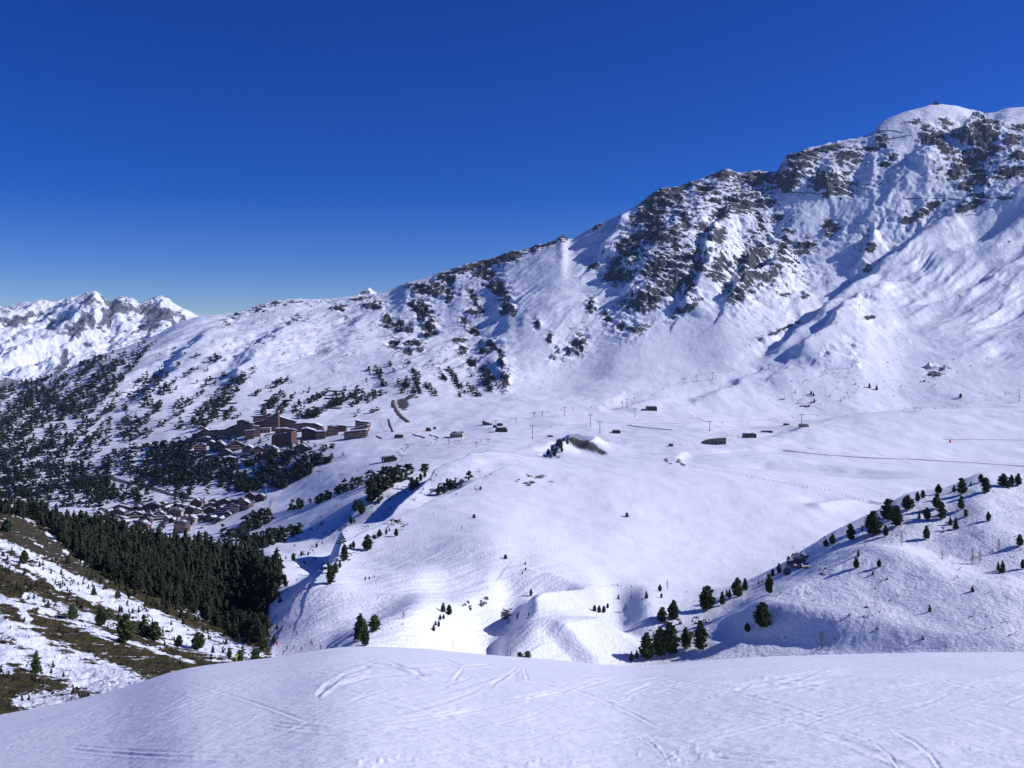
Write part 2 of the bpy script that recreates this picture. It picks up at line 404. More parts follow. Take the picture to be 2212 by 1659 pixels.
# ledges and cliff bands inside the rocky parts
tl = (Z + 0.35 * X + 60 * fbm(X / 170, Y / 170, 4, 171, .6)) / 36
fl = np.floor(tl); fr_ = tl - fl
Z += mount * np.clip(crag * 1.7 - .15, 0, 1) * (0.4 + .6 * skyfade) * ((fl + sstep(.35, .9, fr_)) - tl) * 36 * 0.42 * (0.4 + 1.1 * sstep(-.2, .3, fbm(X / 80, Y / 80, 3, 173)))
Z += mount * (small * 3.2 + fbm(X / 22, Y / 22, 3, 37) * 0.5)
# middle distance: soft rolling snow
mid = (1 - mount) * sstep(3.0, 4.5, R)
Z += mid * (fbm(X / 150, Y / 150, 3, 51) * (3.0 + 4.0 * sstep(5.5, 7, R)) + ridged(X / 90, Y / 90, 3, 151) * 1.2 + fbm(X / 26, Y / 34, 3, 52) * 0.9)
near = 1 - sstep(3.0, 4.0, R)
Z += near * sstep(1, 2, R) * (fbm(X / 60, Y / 60, 3, 53) * 2.0 + fbm(X / 14, Y / 18, 3, 54) * 0.5)
# wind crust and trampled snow on the right slope and on the nose of the middle hill
Z += near * sstep(600, 540, U) * sstep(.6, 1, R) * (ridged(X / 5, Y / 8, 4, 161, .6) * 1.1 + fbm(X / 18, Y / 22, 3, 163) * 1.6)
tr = near * sstep(1380, 1600, U)
Z += tr * (ridged(X / 4.5 + pn(X / 20, Y / 20, 3) * 1.5, Y / 7, 3, 58) * 0.26 + fbm(X / 25, Y / 25, 3, 158) * 1.2)
ns = near * sstep(640, 700, U) * (1 - sstep(1150, 1300, U))
Z += ns * ridged((X * 0.8 - Y * 0.6) / 7, (X * 0.6 + Y * 0.8) / 60, 3, 59) * 0.7
# ------------------------------------------------------------------ materials
def newmat(name):
    m = bpy.data.materials.new(name); m.use_nodes = True
    nt = m.node_tree
    b = nt.nodes['Principled BSDF']
    return m, nt, b
def N(nt, typ, **kw):
    n = nt.nodes.new(typ)
    for k, v in kw.items():
        if k in n.inputs: n.inputs[k].default_value = v
        else: setattr(n, k, v)
    return n
def flat(name, col, rough=0.7, metal=0.0, var=0.12, scale=1.0):
    m, nt, b = newmat(name)
    tc = N(nt, 'ShaderNodeTexCoord'); no = N(nt, 'ShaderNodeTexNoise'); no.inputs['Scale'].default_value = scale; no.inputs['Detail'].default_value = 4
    nt.links.new(tc.outputs['Object'], no.inputs['Vector'])
    r = N(nt, 'ShaderNodeValToRGB')
    r.color_ramp.elements[0].position = 0.3; r.color_ramp.elements[1].position = 0.7
    r.color_ramp.elements[0].color = (*[c * (1 - var * 1.5) for c in col], 1)
    r.color_ramp.elements[1].color = (*[min(1, c * (1 + var)) for c in col], 1)
    nt.links.new(no.outputs['Fac'], r.inputs['Fac']); nt.links.new(r.outputs['Color'], b.inputs['Base Color'])
    b.inputs['Roughness'].default_value = rough; b.inputs['Metallic'].default_value = metal
    return m

SNOW = (0.83, 0.84, 0.90)
def land_material(name, rock_a, rock_b, bump_scales, rock_bump=1.0, brown=None):
    """snow with rock or turf showing where the 'bare' attribute is high"""
    m, nt, b = newmat(name)
    L = nt.links.new
    geo = N(nt, 'ShaderNodeNewGeometry')
    at_ = N(nt, 'ShaderNodeAttribute'); at_.attribute_name = 'bare'
    n1 = N(nt, 'ShaderNodeTexNoise'); n1.inputs['Scale'].default_value = bump_scales[0]; n1.inputs['Detail'].default_value = 8; n1.inputs['Roughness'].default_value = 0.72
    L(geo.outputs['Position'], n1.inputs['Vector'])
    # bare = attribute + noise, sharpened
    ma = N(nt, 'ShaderNodeMath', operation='MULTIPLY_ADD'); L(n1.outputs['Fac'], ma.inputs[0]); ma.inputs[1].default_value = 2.1; ma.inputs[2].default_value = -1.05
    ad = N(nt, 'ShaderNodeMath', operation='ADD'); L(at_.outputs['Fac'], ad.inputs[0]); L(ma.outputs[0], ad.inputs[1])
    ramp = N(nt, 'ShaderNodeMapRange'); ramp.inputs['From Min'].default_value = 0.42; ramp.inputs['From Max'].default_value = 0.56; L(ad.outputs[0], ramp.inputs['Value'])
    n2 = N(nt, 'ShaderNodeTexNoise'); n2.inputs['Scale'].default_value = bump_scales[0] * 2.3; n2.inputs['Detail'].default_value = 6
    L(geo.outputs['Position'], n2.inputs['Vector'])
    rc = N(nt, 'ShaderNodeValToRGB'); rc.color_ramp.elements[0].position = 0.35; rc.color_ramp.elements[1].position = 0.68
    rc.color_ramp.elements[0].color = (*rock_a, 1); rc.color_ramp.elements[1].color = (*rock_b, 1)
    L(n2.outputs['Fac'], rc.inputs['Fac'])
    rock_out = rc.outputs['Color']
    if brown:
        at2 = N(nt, 'ShaderNodeAttribute'); at2.attribute_name = 'brown'
        n3 = N(nt, 'ShaderNodeTexNoise'); n3.inputs['Scale'].default_value = bump_scales[0] * 0.8; n3.inputs['Detail'].default_value = 9; n3.inputs['Roughness'].default_value = 0.7
        L(geo.outputs['Position'], n3.inputs['Vector'])
        r3 = N(nt, 'ShaderNodeValToRGB')
        e = r3.color_ramp.elements; e[0].position = 0.40; e[0].color = (*brown[0], 1); e[1].position = 0.62; e[1].color = (*brown[2], 1)
        k = r3.color_ramp.elements.new(0.5); k.color = (*brown[1], 1)
        L(n3.outputs['Fac'], r3.inputs['Fac'])
        mx = N(nt, 'ShaderNodeMix', data_type='RGBA'); L(at2.outputs['Fac'], mx.inputs['Factor']); L(rock_out, mx.inputs['A']); L(r3.outputs['Color'], mx.inputs['B'])
        rock_out = mx.outputs['Result']
    sn = N(nt, 'ShaderNodeValToRGB'); sn.color_ramp.elements[0].position = 0.3; sn.color_ramp.elements[1].position = 0.65
    sn.color_ramp.elements[0].color = (SNOW[0] * 0.93, SNOW[1] * 0.935, SNOW[2] * 0.96, 1); sn.color_ramp.elements[1].color = (*SNOW, 1)
    n4 = N(nt, 'ShaderNodeTexNoise'); n4.inputs['Scale'].default_value = bump_scales[0] * 0.35; n4.inputs['Detail'].default_value = 7; n4.inputs['Roughness'].default_value = 0.6
    L(geo.outputs['Position'], n4.inputs['Vector']); L(n4.outputs['Fac'], sn.inputs['Fac'])
    mix = N(nt, 'ShaderNodeMix', data_type='RGBA'); L(ramp.outputs[0], mix.inputs['Factor']); L(sn.outputs['Color'], mix.inputs['A']); L(rock_out, mix.inputs['B'])
    L(mix.outputs['Result'], b.inputs['Base Color'])
    rr = N(nt, 'ShaderNodeMapRange'); rr.inputs['To Min'].default_value = 0.55; rr.inputs['To Max'].default_value = 0.92; L(ramp.outputs[0], rr.inputs['Value']); L(rr.outputs[0], b.inputs['Roughness'])
    b.inputs['Specular IOR Level'].default_value = 0.25
    nb = N(nt, 'ShaderNodeTexNoise'); nb.inputs['Scale'].default_value = bump_scales[1]; nb.inputs['Detail'].default_value = 6; nb.inputs['Roughness'].default_value = 0.6
    L(geo.outputs['Position'], nb.inputs['Vector'])
    ds = N(nt, 'ShaderNodeMapRange'); ds.inputs['To Min'].default_value = bump_scales[2]; ds.inputs['To Max'].default_value = bump_scales[2] * 3 * rock_bump; L(ramp.outputs[0], ds.inputs['Value'])
    bu = N(nt, 'ShaderNodeBump'); bu.inputs['Strength'].default_value = 1.0; L(ds.outputs[0], bu.inputs['Distance'])
    L(nb.outputs['Fac'], bu.inputs['Height']); L(bu.outputs['Normal'], b.inputs['Normal'])
    return m

def grid_mesh(name, x, y, z, mat, attrs=None, kind='structure', normals=None):
    nc, nr = x.shape
    co = np.stack([x, y, z], -1).reshape(-1, 3).astype(np.float32)
    i = np.arange(nc * nr).reshape(nc, nr)
    q = np.stack([i[:-1, :-1], i[1:, :-1], i[1:, 1:], i[:-1, 1:]], -1).reshape(-1, 4).astype(np.int32)
    me = bpy.data.meshes.new(name)
    me.vertices.add(len(co)); me.vertices.foreach_set('co', co.ravel())
    me.loops.add(q.size); me.loops.foreach_set('vertex_index', q.ravel())
    me.polygons.add(len(q)); me.polygons.foreach_set('loop_start', np.arange(0, q.size, 4, dtype=np.int32))
    me.polygons.foreach_set('loop_total', np.full(len(q), 4, np.int32))
    me.polygons.foreach_set('use_smooth', np.ones(len(q), bool))
    me.update(calc_edges=True)
    for k, a in (attrs or {}).items():
        at_ = me.attributes.new(k, 'FLOAT', 'POINT'); at_.data.foreach_set('value', a.reshape(-1).astype(np.float32))
    me.materials.append(mat)
    if normals is not None:
        me.normals_split_custom_set_from_vertices(normals.reshape(-1, 3).astype(np.float32).tolist()) if False else None
    o = bpy.data.objects.new(name, me); COL.objects.link(o)
    if kind: o['kind'] = kind
    return o
def raw_mesh(name, co, faces, mats, midx=None, smooth=False):
    me = bpy.data.meshes.new(name)
    me.from_pydata([tuple(map(float, c)) for c in co], [], [tuple(map(int, f)) for f in faces])
    for m in mats: me.materials.append(m)
    if midx is not None: me.polygons.foreach_set('material_index', np.array(midx, np.int32))
    if smooth: me.polygons.foreach_set('use_smooth', np.ones(len(faces), bool))
    me.update()
    return me

# bare ground attribute -------------------------------------------------------
Vp = HV - Z * F / Y                      # picture row of each land point
slope = np.zeros_like(Z)
gzy = np.gradient(Z, axis=1) / np.maximum(np.gradient(Y, axis=1), 1e-3)
steep = sstep(0.75, 1.25, np.abs(gzy))
bare = np.zeros_like(Z)
strat = fbm(q2 / 25, p_ / 60, 3, 71)
rockf = blob_field([(b[0], b[1], b[2] * 1.18, b[3] * 1.25) + tuple(b[4:]) for b in ROCKS], blur2(Z, 3))
bare_m = np.clip(rockf * 1.05, 0, 1)
bare_m = bare_m * (0.86 + 0.30 * np.clip(fbm(X / 35, (Y + Z) / 45, 4, 73) * 2.2, -1, 1)) 
bare_m += steep * rightm * sstep(640, 520, Vp) * 0.16
bare_m += (fbm(X / 45, Y / 55, 4, 79) > 0.36) * 0.22 * (1 - sstep(1200, 1300, U)) * (R > 10)
Xc, Xr = np.gradient(X); Yc, Yr = np.gradient(Y); Zc, Zr = np.gradient(Z)
det = Xc * Yr - Xr * Yc
st = np.hypot((Zc * Yr - Zr * Yc) / det, (Xc * Zr - Xr * Zc) / det)
rel = np.clip(st - blur2(st, 30), -0.6, 0.9); del Xc, Xr, Yc, Yr, Zc, Zr, det
bare_m = np.clip(bare_m * (0.92 + 0.7 * np.clip(rel, -.45, .4)), 0, 1.1)
zone = np.zeros_like(Z)
for (u, v, ru, rv, ang, s) in ZONES:
    a_ = math.radians(ang); du = U - u; dv = Vp - v
    a = du * math.cos(a_) + dv * math.sin(a_); b2 = -du * math.sin(a_) + dv * math.cos(a_)
    zone = np.maximum(zone, (s - 0.09 * (u > 1300)) * np.exp(-((a / ru) ** 4 + (b2 / rv) ** 4)))
zone = zone * (0.62 + 1.5 * np.clip(rel, -.4, .6))
zone *= 0.8 + 0.4 * np.clip(ridged(q2 / 120, p_ / 260, 4, 91) * 2 - 0.9, -0.6, 1)
speck = sstep(0.22, 0.42, fbm(X / 15, Y / 15, 3, 95)) * sstep(-0.15, 0.35, fbm(X / 160, Y / 160, 3, 96)) * sstep(9.7, 10.3, R)
bare_m = np.maximum(bare_m, zone)
bare_m = np.maximum(bare_m, speck * 0.5)
bare = bare_m * mount
# leafless scrub on the low ground to the left
scrub = sstep(9.6, 9.0, R) * sstep(4.6, 5.2, R) * sstep(430, 330, U) * (0.30 + 0.2 * fbm(X / 60, Y / 60, 3, 87))
scrub = np.maximum(scrub, sstep(9.0, 9.4, R) * sstep(520, 250, U) * sstep(770, 860, Vp) * (0.30 + 0.25 * fbm(X / 60, Y / 60, 3, 87)))
bare = np.maximum(bare, scrub)
# left near slope: turf and heather with snow bands
S3 = 0.3065
def crop3(l): return [(a * S3, 1050.4 + b * S3) for a, b in l]
BANDS = [
 ([(0,400),(170,470),(420,590),(620,700),(850,790),(1100,910),(1300,1020),(1500,1060),(1800,1180)], 9),
 ([(100,440),(300,540),(500,620),(700,720),(900,800)], 5),
 ([(250,580),(450,680),(700,800),(900,880),(1100,960),(1300,1060),(1500,1130)], 11),
 ([(0,480),(150,540),(300,620),(420,720)], 5),
 ([(0,530),(120,590),(260,660)], 3),
 ([(0,790),(200,850),(400,910),(600,990),(830,1080)], 8),
 ([(830,1080),(1000,1130),(1200,1190),(1380,1250)], 2.6),
 ([(180,780),(350,830),(500,880),(650,930),(800,980)], 7),
 ([(150,860),(200,940)], 7),
 ([(480,1140),(590,1200)], 4),
 ([(-200,850),(0,980),(150,1050),(300,1150),(450,1230),(600,1290),(780,1340),(950,1400)], 22),
 ([(-200,1100),(100,1180),(300,1290),(500,1330),(650,1400),(850,1440)], 16),
 ([(-200,1300),(0,1240),(60,1280)], 12),
 ([(150,1520),(300,1530),(500,1480)], 16),
 ([(100,190),(250,260)], 3), ([(330,330),(390,380)], 3), ([(360,300),(450,350)], 2.5), ([(250,410),(300,425)], 2.5), ([(450,460),(480,470)], 2.5),
 ([(640,1210),(800,1290),(1000,1400)], 8),
 ([(1150,1040),(1300,1090),(1500,1160),(1800,1200)], 14),
 ([(560,520),(610,560)], 3), ([(820,610),(880,635)], 3), ([(1400,900),(1480,930)], 6), ([(1680,1000),(1720,1050)], 6), ([(0,130),(80,160)],0.1),
]
leftreg = (U < 640) & (R < 4.0) & (R > 0.5)
snowb = np.zeros_like(Z)
wu = fbm(X / 12, Y / 30, 3, 81) * 5; wv = fbm(X / 10, Y / 25, 4, 82) * 6
for l, hw in BANDS:
    c = np.array(crop3(l))
    d, sg, tt = seg_dist(U[leftreg] + wu[leftreg], Vp[leftreg] + wv[leftreg], c)
    snowb[leftreg] = np.maximum(snowb[leftreg], np.clip(1.15 - d / hw * 0.65, 0, 1))
streak = fbm((X * 0.5 + Y * 0.86) / 26, (X * 0.86 - Y * 0.5) / 5, 4, 85)
piste_cut = sstep(575, 600, U + (Vp - 1400) * -0.08)
lb = np.clip(1.0 - snowb + streak * 0.8 + 0.7 * fbm(X / 5, Y / 8, 3, 186), 0, 1) * (1 - piste_cut)
bare = np.where(leftreg, lb * 0.9 * (1 - sstep(3.1, 3.6, R)), bare)
# isolated grass and rock patches on the middle ground
MIDB = [(1248,957,22,9,30,1.0),(1272,963,26,10,22,1.0),(1298,976,14,6,20,.9),(1240,955,10,6,30,1),(870,872,12,13,-35,1.0),(885,858,14,4,-25,1.0),(1165,1030,14,4,-10,.8),(1148,1042,10,4,0,.7),(1190,1040,8,3,0,.6),
 (1118,1330,3,9,10,.8),(1092,1328,9,13,15,.9),(1720,1215,20,10,-15,1.1),(1700,1235,8,8,0,1.0),(1775,1240,8,4,20,.8),(1425,1375,16,8,-15,1.0),(1455,1368,14,4,-20,.9),(1490,1370,8,7,0,.9),(1515,1365,14,5,-10,.8),(1530,1375,8,5,0,.7),
 (900,858,8,2,-15,.8),(1340,1265,6,2,0,.5),(1880,1330,14,4,-10,.5),(1870,1312,10,3,0,.45),(1860,1350,6,2,0,.5),(1670,1160,5,2,0,.4),(2000,1105,14,4,-10,.5),(1130,1175,5,2,0,.4),(1170,1178,5,2,0,.4)]
mm = (R > 1.0) & (R < 11)
for u, v, ru, rv, ang, s in MIDB:
    a_ = math.radians(ang)
    du = U - u; dv = Vp - v
    m = mm & (np.abs(du) < 60) & (np.abs(dv) < 60)
    # only the face turned to the viewer, i.e. the first hit of the sight line
    y_hit = surf(u, v)
    if y_hit is None: continue
    m &= np.abs(Y - y_hit) < 0.14 * y_hit
    a = du[m] * math.cos(a_) + dv[m] * math.sin(a_); b2 = -du[m] * math.sin(a_) + dv[m] * math.cos(a_)
    bare[m] = np.maximum(bare[m], s * np.exp(-((a / ru) ** 2 + (b2 / rv) ** 2) * 0.7))
brown = np.where(leftreg, 1.0, 0.0) * (1 - 0.3 * sstep(1300, 1200, Vp))
veg = (R > 9) * (1 - sstep(1080, 1160, U)) * 0.45
brown = np.maximum(brown, veg); brown = np.maximum(brown, (scrub > 0.02) * 0.8)
# forest floor inside the wood on the left slope: needles and dark soil instead of snow
M_LAND = land_material('snow_and_turf', (0.035, 0.035, 0.040), (0.13, 0.12, 0.115), (0.34, 0.6, 0.7), 2.4,
                       ((0.026, 0.022, 0.008), (0.085, 0.074, 0.018), (0.135, 0.078, 0.042)))
M_MOUNT = land_material('snow_and_rock', (0.035, 0.037, 0.048), (0.15, 0.145, 0.145), (0.045, 0.07, 2.0), 2.5,
                       ((0.05, 0.045, 0.03), (0.09, 0.075, 0.05), (0.13, 0.11, 0.085)))
sp1 = int(np.where(rows == 4.0)[0][0]); sp2 = int(np.where(rows == 9.0)[0][0])
def sub(a, b_): return slice(a, b_)
def make_land(name, a, b_, mat):
    s = (slice(None), slice(a, b_))
    return grid_mesh(name, X[s], Y[s], Z[s], mat, {'bare': bare[s], 'brown': brown[s]})
make_land('near_hills', 0, sp1 + 1, M_LAND)
make_land('valley', sp1, sp2 + 1, M_LAND)
make_land('mountain', sp2, NR, M_MOUNT)

# ------------------------------------------------------------------ foreground piste
CREST = [(-900,1700),(-400,1620),(0,1545),(150,1515),(260,1490),(300,1475),(400,1443),(500,1432),(600,1420),(700,1402),(760,1397),(860,1400),(940,1405),(1000,1412),(1100,1419),(1200,1428),(1300,1438),(1380,1441),(1440,1436),(1560,1425),(1700,1417),(1850,1415),(2000,1411),(2212,1410),(2600,1405),(3200,1400)]
cr = np.array(CREST, float)
_cu = np.arange(-4000, 6200, 10.0); _cv = np.interp(_cu, cr[:, 0], cr[:, 1])
_kk = np.exp(-np.linspace(-2.5, 2.5, 19) ** 2 / 2); _kk /= _kk.sum()
_cv = np.convolve(np.pad(_cv, 9, mode='edge'), _kk, 'valid')
YC = 80.0
def fg_z(x, y):
    u = CU + F * x / np.maximum(y, 8.0)
    k = (np.interp(u, _cu, _cv) - HV) / F
    yy = np.maximum(y, -40)
    a = k - 3.3 / YC; b = 1.65 / YC ** 2
    z = -1.65 - a * yy - b * yy * yy - np.maximum(yy - 110, 0) ** 2 * 0.0012
    return z
xs = np.concatenate([np.arange(-260, -66, 6.0), np.arange(-66, 66, 0.16), np.arange(66, 262, 6.0)])
ys = np.concatenate([np.arange(-120, 4, 4.0), 4 * (1.0115 ** np.arange(0, 275)), np.arange(98, 330, 3.0)])
# a fan shaped grid keeps the cells small where they are near
ss = np.concatenate([np.linspace(-3.5, -0.62, 24)[:-1], np.linspace(-0.62, 0.62, 760), np.linspace(0.62, 3.5, 24)[1:]])
yf = np.concatenate([[3.0, 5.0, 6.5], 8.0 * (1.0100 ** np.arange(0, 262)), np.arange(112, 430, 8.0)])
FY = np.repeat(yf[None, :], len(ss), 0); FX = ss[:, None] * np.maximum(FY, 3.0)
FZ = fg_z(FX, FY)
# relief: soft undulation, wind ripples, scraped patches
def fgrelief(x, y):
    r = fbm(x / 9, y / 14, 3, 101) * 0.10
    xr = x * 0.94 + y * 0.34; yr = -x * 0.34 + y * 0.94
    soft = sstep(-0.35, 0.35, fbm(x / 11, y / 16, 3, 117))
    r += ridged(xr / 4.0, yr / 1.1, 4, 103, 0.62) * (0.006 + 0.044 * soft)
    r += fbm(x / 0.5, y / 0.8, 3, 105) * 0.010
    pat = sstep(0.0, 0.5, fbm(x / 6, y / 10, 3, 107))
    r += pat * ridged(xr / 1.6, yr / 0.4, 3, 109, .6) * 0.036 + fbm(x / 30, y / 22, 2, 111) * 0.12
    return r
FZ += fgrelief(FX, FY)
FU = CU + F * FX / np.maximum(FY, 3.0); FV = HV - FZ * F / np.maximum(FY, 3.0)
rr_ = random.Random(5)
def carve(pts, width, depth, berm=0.6):
    """press a ski track into the snow along a picture polyline; width and depth in metres"""
    global FZ
    c = np.array(pts, float)
    m = (FU > c[:, 0].min() - 40) & (FU < c[:, 0].max() + 40) & (FV > c[:, 1].min() - 25) & (FV < c[:, 1].max() + 25) & (FY < 100) & (FY > 4)
    if not m.any(): return
    width = width * 0.42; depth = depth * 0.24
    d, sg, tt = seg_dist(FU[m], FV[m], c)
    dm = d * FY[m] / F * np.where(FY[m] > 30, 1.6, 1.2)
    wob = 1 + 0.35 * pn(FX[m] * 1.7, FY[m] * 0.9, 115)
    g = -depth * np.exp(-(dm / width) ** 2) + berm * depth * np.exp(-((dm - 1.9 * width) / (0.8 * width)) ** 2) * (0.6 + 0.8 * (sg > 0))
    FZ[m] += g * wob * sstep(0, 0.08, tt) * (1 - sstep(0.9, 1, tt) * 0.8)
TRK = [([(1815,1578),(1850,1588),(1890,1606),(1925,1635),(1945,1665)], .035, .035), ([(1925,1577),(1975,1602),(2010,1630),(2035,1665)], .05, .05), ([(1900,1570),(1990,1583),(2080,1605),(2212,1645)], .03, .03),
 ([(2000,1586),(2100,1620),(2230,1655)], .025, .02), ([(2090,1545),(2150,1550),(2230,1572)], .03, .03), ([(2100,1520),(2170,1528),(2230,1540)], .05, .04),
 ([(1380,1590),(1410,1610),(1440,1645)], .035, .035), ([(1400,1585),(1432,1618),(1450,1655)], .03, .03), ([(1905,1520),(1940,1530),(1960,1545)], .03, .03),
 ([(682,1505),(705,1480),(745,1457),(800,1440)], .12, .10), ([(690,1500),(730,1470),(790,1450)], .1, .09), ([(735,1480),(800,1462),(880,1455),(930,1460)], .12, .1), ([(760,1455),(840,1452),(930,1456)], .1, .1),
 ([(790,1432),(880,1440),(960,1437)], .15, .12), ([(840,1430),(900,1450),(915,1462)], .12, .1), ([(960,1425),(1000,1440),(1060,1435)], .15, .1),
 ([(1060,1480),(1100,1455),(1120,1440)], .12, .08), ([(1130,1440),(1140,1470)], .1, .09), ([(1000,1445),(980,1470)], .12, .07),
 ([(1580,1490),(1680,1478),(1760,1455),(1850,1443)], .12, .11), ([(1600,1480),(1700,1462),(1780,1448)], .12, .11), ([(1560,1475),(1650,1468),(1740,1472)], .1, .1), ([(1620,1500),(1720,1486),(1800,1470)], .1, .09),
 ([(1650,1490),(1740,1480),(1800,1490)], .08, .07),
 ([(1350,1500),(1400,1480),(1470,1470)], .1, .08), ([(1330,1480),(1390,1470),(1440,1460)], .12, .08), ([(20,1600),(120,1560),(240,1530)], .05, .03)]
for a, b_, c_ in TRK: carve(a, b_, c_ * 1.2)
for k in range(150):
    u0 = rr_.uniform(-20, 2230); v0 = rr_.uniform(1440, 1655) if u0 > 500 else rr_.uniform(1530, 1655)
    le = rr_.uniform(40, 190) * (0.6 + (v0 - 1400) / 300); an = rr_.choice([-0.28, -0.2, 0.12, -0.35, 0.3, -0.1]) + rr_.uniform(-.12, .12); cv = rr_.uniform(-.3, .3)
    c = []
    for i in range(6):
        c.append((u0, v0)); u0 += le / 5 * math.cos(an); v0 += le / 5 * math.sin(an) * 0.8; an += cv / 4
    fw = 0.03 + 0.09 * max(0, (1560 - v0) / 150)
    carve(c, fw, rr_.uniform(.012, .03) * (1 + 1.5 * max(0, (1560 - v0) / 150)))
for k in range(26):                      # pairs of long ski tracks
    u0 = rr_.uniform(-50, 1900); v0 = rr_.uniform(1425, 1640); an = rr_.choice([.12, -.16, -.25, .2]) + rr_.uniform(-.06, .06); le = rr_.uniform(260, 620); c = []
    cv_ = rr_.uniform(-.35, .35)
    for i in range(9):
        c.append((u0, v0)); u0 += le / 8 * math.cos(an); v0 += le / 8 * math.sin(an); an += cv_ / 8
    off = max(2.5, 9 * (c[0][1] - 1400) / 200)
    for s_ in (0, off): carve([(a, b_ + s_) for a, b_ in c], .05, .05)
for k in range(60):                      # clods thrown up by skis
    cu_, cv_ = rr_.choice([(830, 1640), (1470, 1640), (1500, 1632), (2010, 1482), (820, 1645), (1440, 1625), (1180, 1650)])
    u0 = cu_ + rr_.gauss(0, 28); v0 = cv_ + rr_.gauss(0, 7)
    m = (np.abs(FU - u0) < 20) & (np.abs(FV - v0) < 14) & (FY < 90) & (FY > 4)
    if m.any():
        d = np.hypot(FU[m] - u0, (FV[m] - v0) * 1.8) * FY[m] / F
        FZ[m] += 0.014 * np.exp(-(d / 0.022) ** 2)
M_SNOW = land_material('piste_snow', (0.05,0.05,0.05), (0.1,0.1,0.1), (0.6, 4.0, 0.045))
grid_mesh('snow_slope', FX, FY, FZ, M_SNOW, {'bare': np.zeros_like(FX)})
# far range
fu = np.concatenate([np.arange(-700, -60, 12), np.arange(-60, 900, 2.6)]); 
FARL = np.array([(-700,690),(-400,640),(-200,665),(-60,650),(0,658),(30,655),(60,650),(100,656),(150,647),(180,640),(205,632),(222,642),(236,652),(250,645),(262,640),(285,645),(303,658),(325,650),(350,643),(365,648),(380,662),(400,674),(420,684),(450,686),(520,690),(600,700),(700,660),(735,644),(770,637),(785,632),(796,625),(806,631),(820,640),(900,680),(1150,720)], float)
nf = 300
fr = np.linspace(0, 1, nf)
skyv = np.interp(fu, FARL[:, 0], FARL[:, 1])
fy = (7600 + 3600 * fr)[None, :] * np.ones((len(fu), 1))
ztop = ZV(skyv, 11200)[:, None]
zbase = ZV(900, 7600)
FUu = np.repeat(fu[:, None], nf, 1)
FXX = (FUu - CU) / F * fy
prof = fr[None, :] ** 1.15
FZZ = zbase + (ztop - zbase) * prof
amp = sstep(0, 0.25, fr)[None, :] * (1 - 0.7 * sstep(0.9, 1, fr)[None, :])
FZZ = FZZ + amp * ((ridged((FXX * 0.8 - fy * 0.6) / 900, (FXX * 0.6 + fy * 0.8) / 2200, 6, 201, .58) - 0.55) * 380 + (ridged(FXX / 260, fy / 330, 4, 205, .6) - .5) * 70)
zz = ZV(0, 1)
back_y = fy[:, -1:] + 900; back_x = (FUu[:, -1:] - CU) / F * back_y; back_z = FZZ[:, -1:] - 700
fV = HV - FZZ * F / fy
fb = np.zeros_like(FZZ)
for (u, v, ru, rv, ang, s) in [(45,690,36,14,-20,.85),(110,745 - 40,14,10,0,.6),(180,700,34,14,-35,.8),(230,690,26,10,-35,.7),(200,660,20,8,30,.6),(250,660,30,12,20,.7),(340,680,44,18,25,.75),(360,700,30,10,30,.6),(140,780,8,22,0,1.0),(130,805,10,16,0,1.0),(20,830,26,12,0,1.0),(60,835,18,8,0,.8),(225,730,26,8,30,.5),(300,710,30,8,0,.45),(795,633,10,5,0,.5),(740,642,20,4,0,.5),(260,760,20,6,20,.4),(190,745,10,8,0,.5)]:
    a_ = math.radians(ang); du = FUu - u; dv = fV - v
    a = du * math.cos(a_) + dv * math.sin(a_); b2 = -du * math.sin(a_) + dv * math.cos(a_)
    fb = np.maximum(fb, s * np.exp(-((a / ru) ** 2 + (b2 / rv) ** 2) * 0.7))
fb = fb * (0.85 + 0.5 * fbm(FXX / 160, fy / 200, 4, 211)) + (0.16 + 0.26 * sstep(760, 690, fV)) * np.clip(ridged(FXX / 300, fy / 300, 4, 213) * 3 - 1.3, 0, 1)
FXX = np.concatenate([FXX, back_x], 1); fy = np.concatenate([fy, back_y], 1); FZZ = np.concatenate([FZZ, back_z], 1); fb = np.concatenate([fb, fb[:, -1:]], 1)
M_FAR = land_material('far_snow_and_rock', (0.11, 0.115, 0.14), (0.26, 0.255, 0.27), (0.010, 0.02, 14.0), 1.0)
grid_mesh('far_mountains', FXX, fy, FZZ, M_FAR, {'bare': fb})
